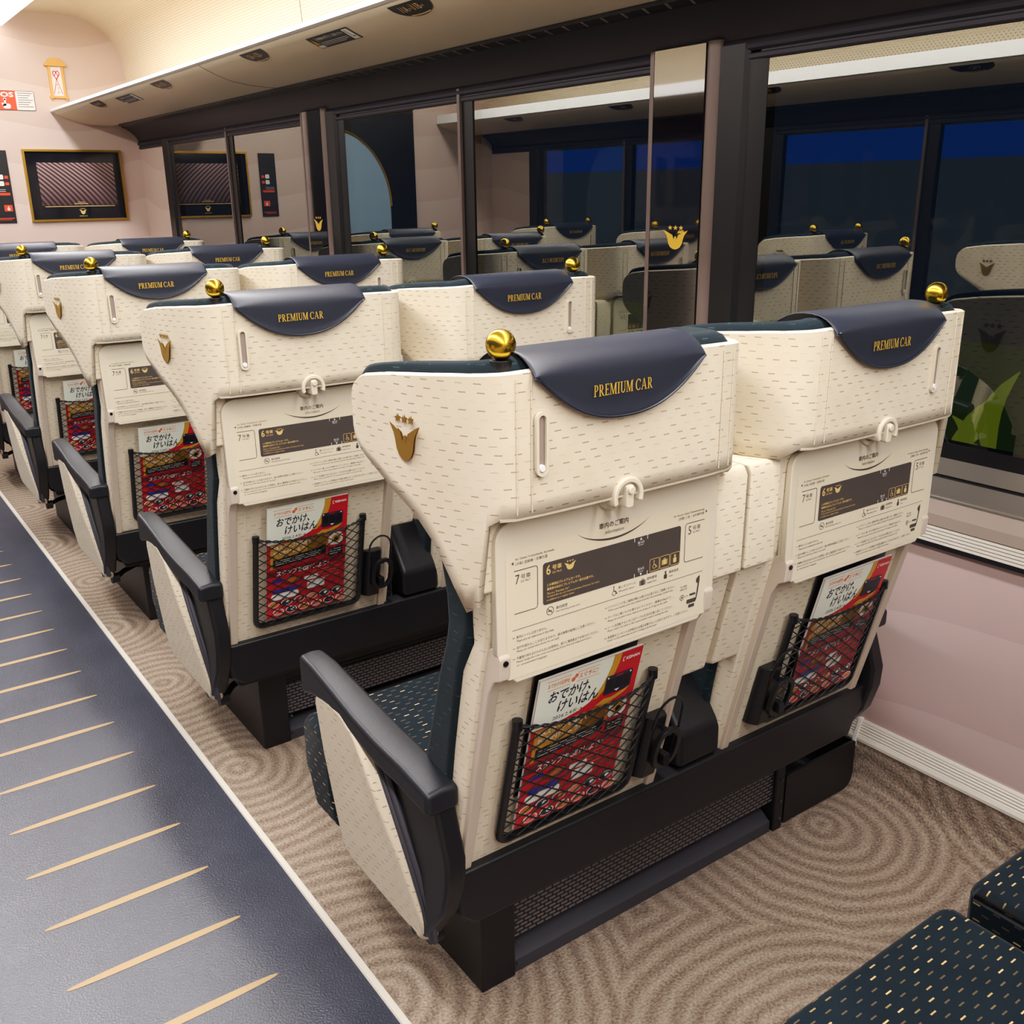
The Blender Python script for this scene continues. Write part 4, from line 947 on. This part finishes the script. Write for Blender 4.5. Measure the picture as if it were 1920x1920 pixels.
mb.prism([(1.398,2.112),(1.398,2.120),(1.425,2.148),(1.435,2.153),(1.479,2.153),(1.489,2.148),(1.516,2.120),(1.516,2.112)], 'y', YE-.026, YE); mb.build('plaque_frame', M['wood'], wp, org, bevel=.0015)
mb = MB(); fn = lambda u, w: (u, YE-.0086, w); mb.flat([(1.428,1.953),(1.486,1.953),(1.486,2.110),(1.428,2.110)], fn, 0)
fn = lambda u, w: (u, YE-.0092, w)
hp = [(1.457+.017*math.sin(t)**3*1.0, 2.068+.0016*(13*math.cos(t)-5*math.cos(2*t)-2*math.cos(3*t)-math.cos(4*t))) for t in [2*PI*k/30 for k in range(31)]]
stroke(mb, hp, .005, fn, 1); stroke(mb, [(1.457,2.045),(1.450,2.02),(1.440,1.985),(1.434,1.962)], .003, fn, 1); stroke(mb, [(1.457,2.045),(1.464,2.02),(1.474,1.985),(1.480,1.962)], .003, fn, 1)
stroke(mb, [(1.447,2.062),(1.457,2.078),(1.468,2.060)], .005, fn, 1); text(mb, '人', 1.451,1.463,2.008,2.022, fn, 2, .01); text(mb, 'つ', 1.452,1.464,1.990,2.000, fn, 2, .01); text(mb, '上', 1.452,1.465,1.968,1.982, fn, 2, .01)
mb.build('plaque_paper', [M['white'], mat('pink_ribbon',(226,60,90),.5), M['ink']], wp, org, smooth=False)

# ------------------------------------------------------------------ place the seats
rows = ['nearest the photographer, both tray notices readable','in the second row ahead, behind the nearest pair','in the third row ahead','in the fourth row ahead','in the farthest row, before the end wall']
ds = double_seat(1.0)
for k in range(-1, 5):
    o = ds if k == 0 else copy_tree(ds); o.location.y = 1.35+PITCH*k-(.016 if k < 0 else 0)
    if k < 0: tag(o, 'double seat at lower right corner showing only its dark green cushions', 'seat', 'double seats on the window side')
    else: tag(o, 'cream winged double seat '+rows[k], 'seat', 'double seats on the window side')
ss = single_seat(1.0)
for k in range(0, 5):
    o = ss if k == 0 else copy_tree(ss); o.location.y = 1.35+PITCH*k
    tag(o, 'cream single seat seen mirrored in the windows, '+['nearest of its row','second of its row','third of its row','fourth of its row','farthest of its row'][k], 'seat', 'single seats across the aisle')
mg = magazine(.866, 1.0)
for k in range(5):
    o = mg if k == 0 else copy_tree(mg); o.location.y = 1.012+PITCH*k
    tag(o, ['red and white leaflet in the net of the nearest aisle seat','red and white leaflet in net of the second aisle seat','red and white leaflet in net of the third aisle seat','red and white leaflet in net of the fourth aisle seat','red and white leaflet in net of the farthest aisle seat'][k], 'leaflet', 'leaflets in the seat pockets')
o = copy_tree(mg); o.location = (1.515, 1.012, .708); tag(o, 'red and white leaflet in the net of the nearest window seat', 'leaflet', 'leaflets in the seat pockets')
bk = magazine(.866, 1.0, 'booklet', True); tag(bk, 'black booklet tucked behind the leaflet of the nearest aisle seat', 'booklet')
o = copy_tree(bk); o.location.x = 1.515+.004; tag(o, 'black booklet tucked behind the leaflet of the nearest window seat', 'booklet')

# ------------------------------------------------------------------ night outside
def ext(name, x, z0, z1, rgb, e):  # added plane; its own glow stands for the light outdoors
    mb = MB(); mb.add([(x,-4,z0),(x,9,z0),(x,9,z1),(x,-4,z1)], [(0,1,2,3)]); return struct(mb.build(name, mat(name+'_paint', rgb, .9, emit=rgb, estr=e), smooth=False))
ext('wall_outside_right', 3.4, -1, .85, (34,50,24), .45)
ext('wall_outside_left', -3.0, 1.57, 3.2, (6,58,140), 1.0)  # blue glow added for the tint mirrored in the right windows
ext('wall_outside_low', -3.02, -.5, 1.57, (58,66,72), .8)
w = bpy.data.worlds.new('night'); bpy.context.scene.world = w; w.use_nodes = True
w.node_tree.nodes['Background'].inputs[0].default_value = (.006,.010,.02,1); w.node_tree.nodes['Background'].inputs[1].default_value = .6

mb = MB(); rnd = random.Random(5)
for k in range(4):
    bx, by, bz = 2.5, 1.36+.03*(k-1.5), .70; top = .93-.05*k; L = []
    for q in range(7):
        t = q/6; L.append((bx+.01*k, by+(.05*math.sin(2.6*t+k)+(k-1.5)*.05*t), bz+(top-bz)*t, .026*math.sin(PI*min(1,.15+.85*t))**.8))
    mb.add([(x,y-w,z) for x,y,z,w in L]+[(x-.01,y+w,z) for x,y,z,w in L], [(i,i+1,7+i+1,7+i) for i in range(6)])
mb.tube([(2.51,1.36,-.2),(2.51,1.37,.4),(2.5,1.36,.72)], .006, 6)
wd = mb.build('trackside_plant', mat('yellow_green_leaf', (150,160,40), .6, emit=(120,130,24), estr=.5))  # leaf colour also glows, standing in for light on the leaves
tag(wd, 'yellow-green leafy plant outside the nearest window, right of the front window seat', 'plant')

# ------------------------------------------------------------------ camera
cam = bpy.data.cameras.new('camera'); co = bpy.data.objects.new('camera', cam); C.objects.link(co)
cam.sensor_width = 36; cam.lens = 1831.85/1920*36; cam.clip_start = .05
co.location = (0,0,1.38193); co.rotation_euler = (1.25468277,.01301366,-.62165460)
bpy.context.scene.camera = co
sc = bpy.context.scene
sc.view_settings.view_transform = 'Standard'; sc.view_settings.exposure = 0.
sc.view_settings.use_curve_mapping = True
cm = sc.view_settings.curve_mapping; cu_ = cm.curves[3]
for p in ((.05,.058),(.20,.285),(.48,.605),(.80,.872)): cu_.points.new(*p)
cm.update()
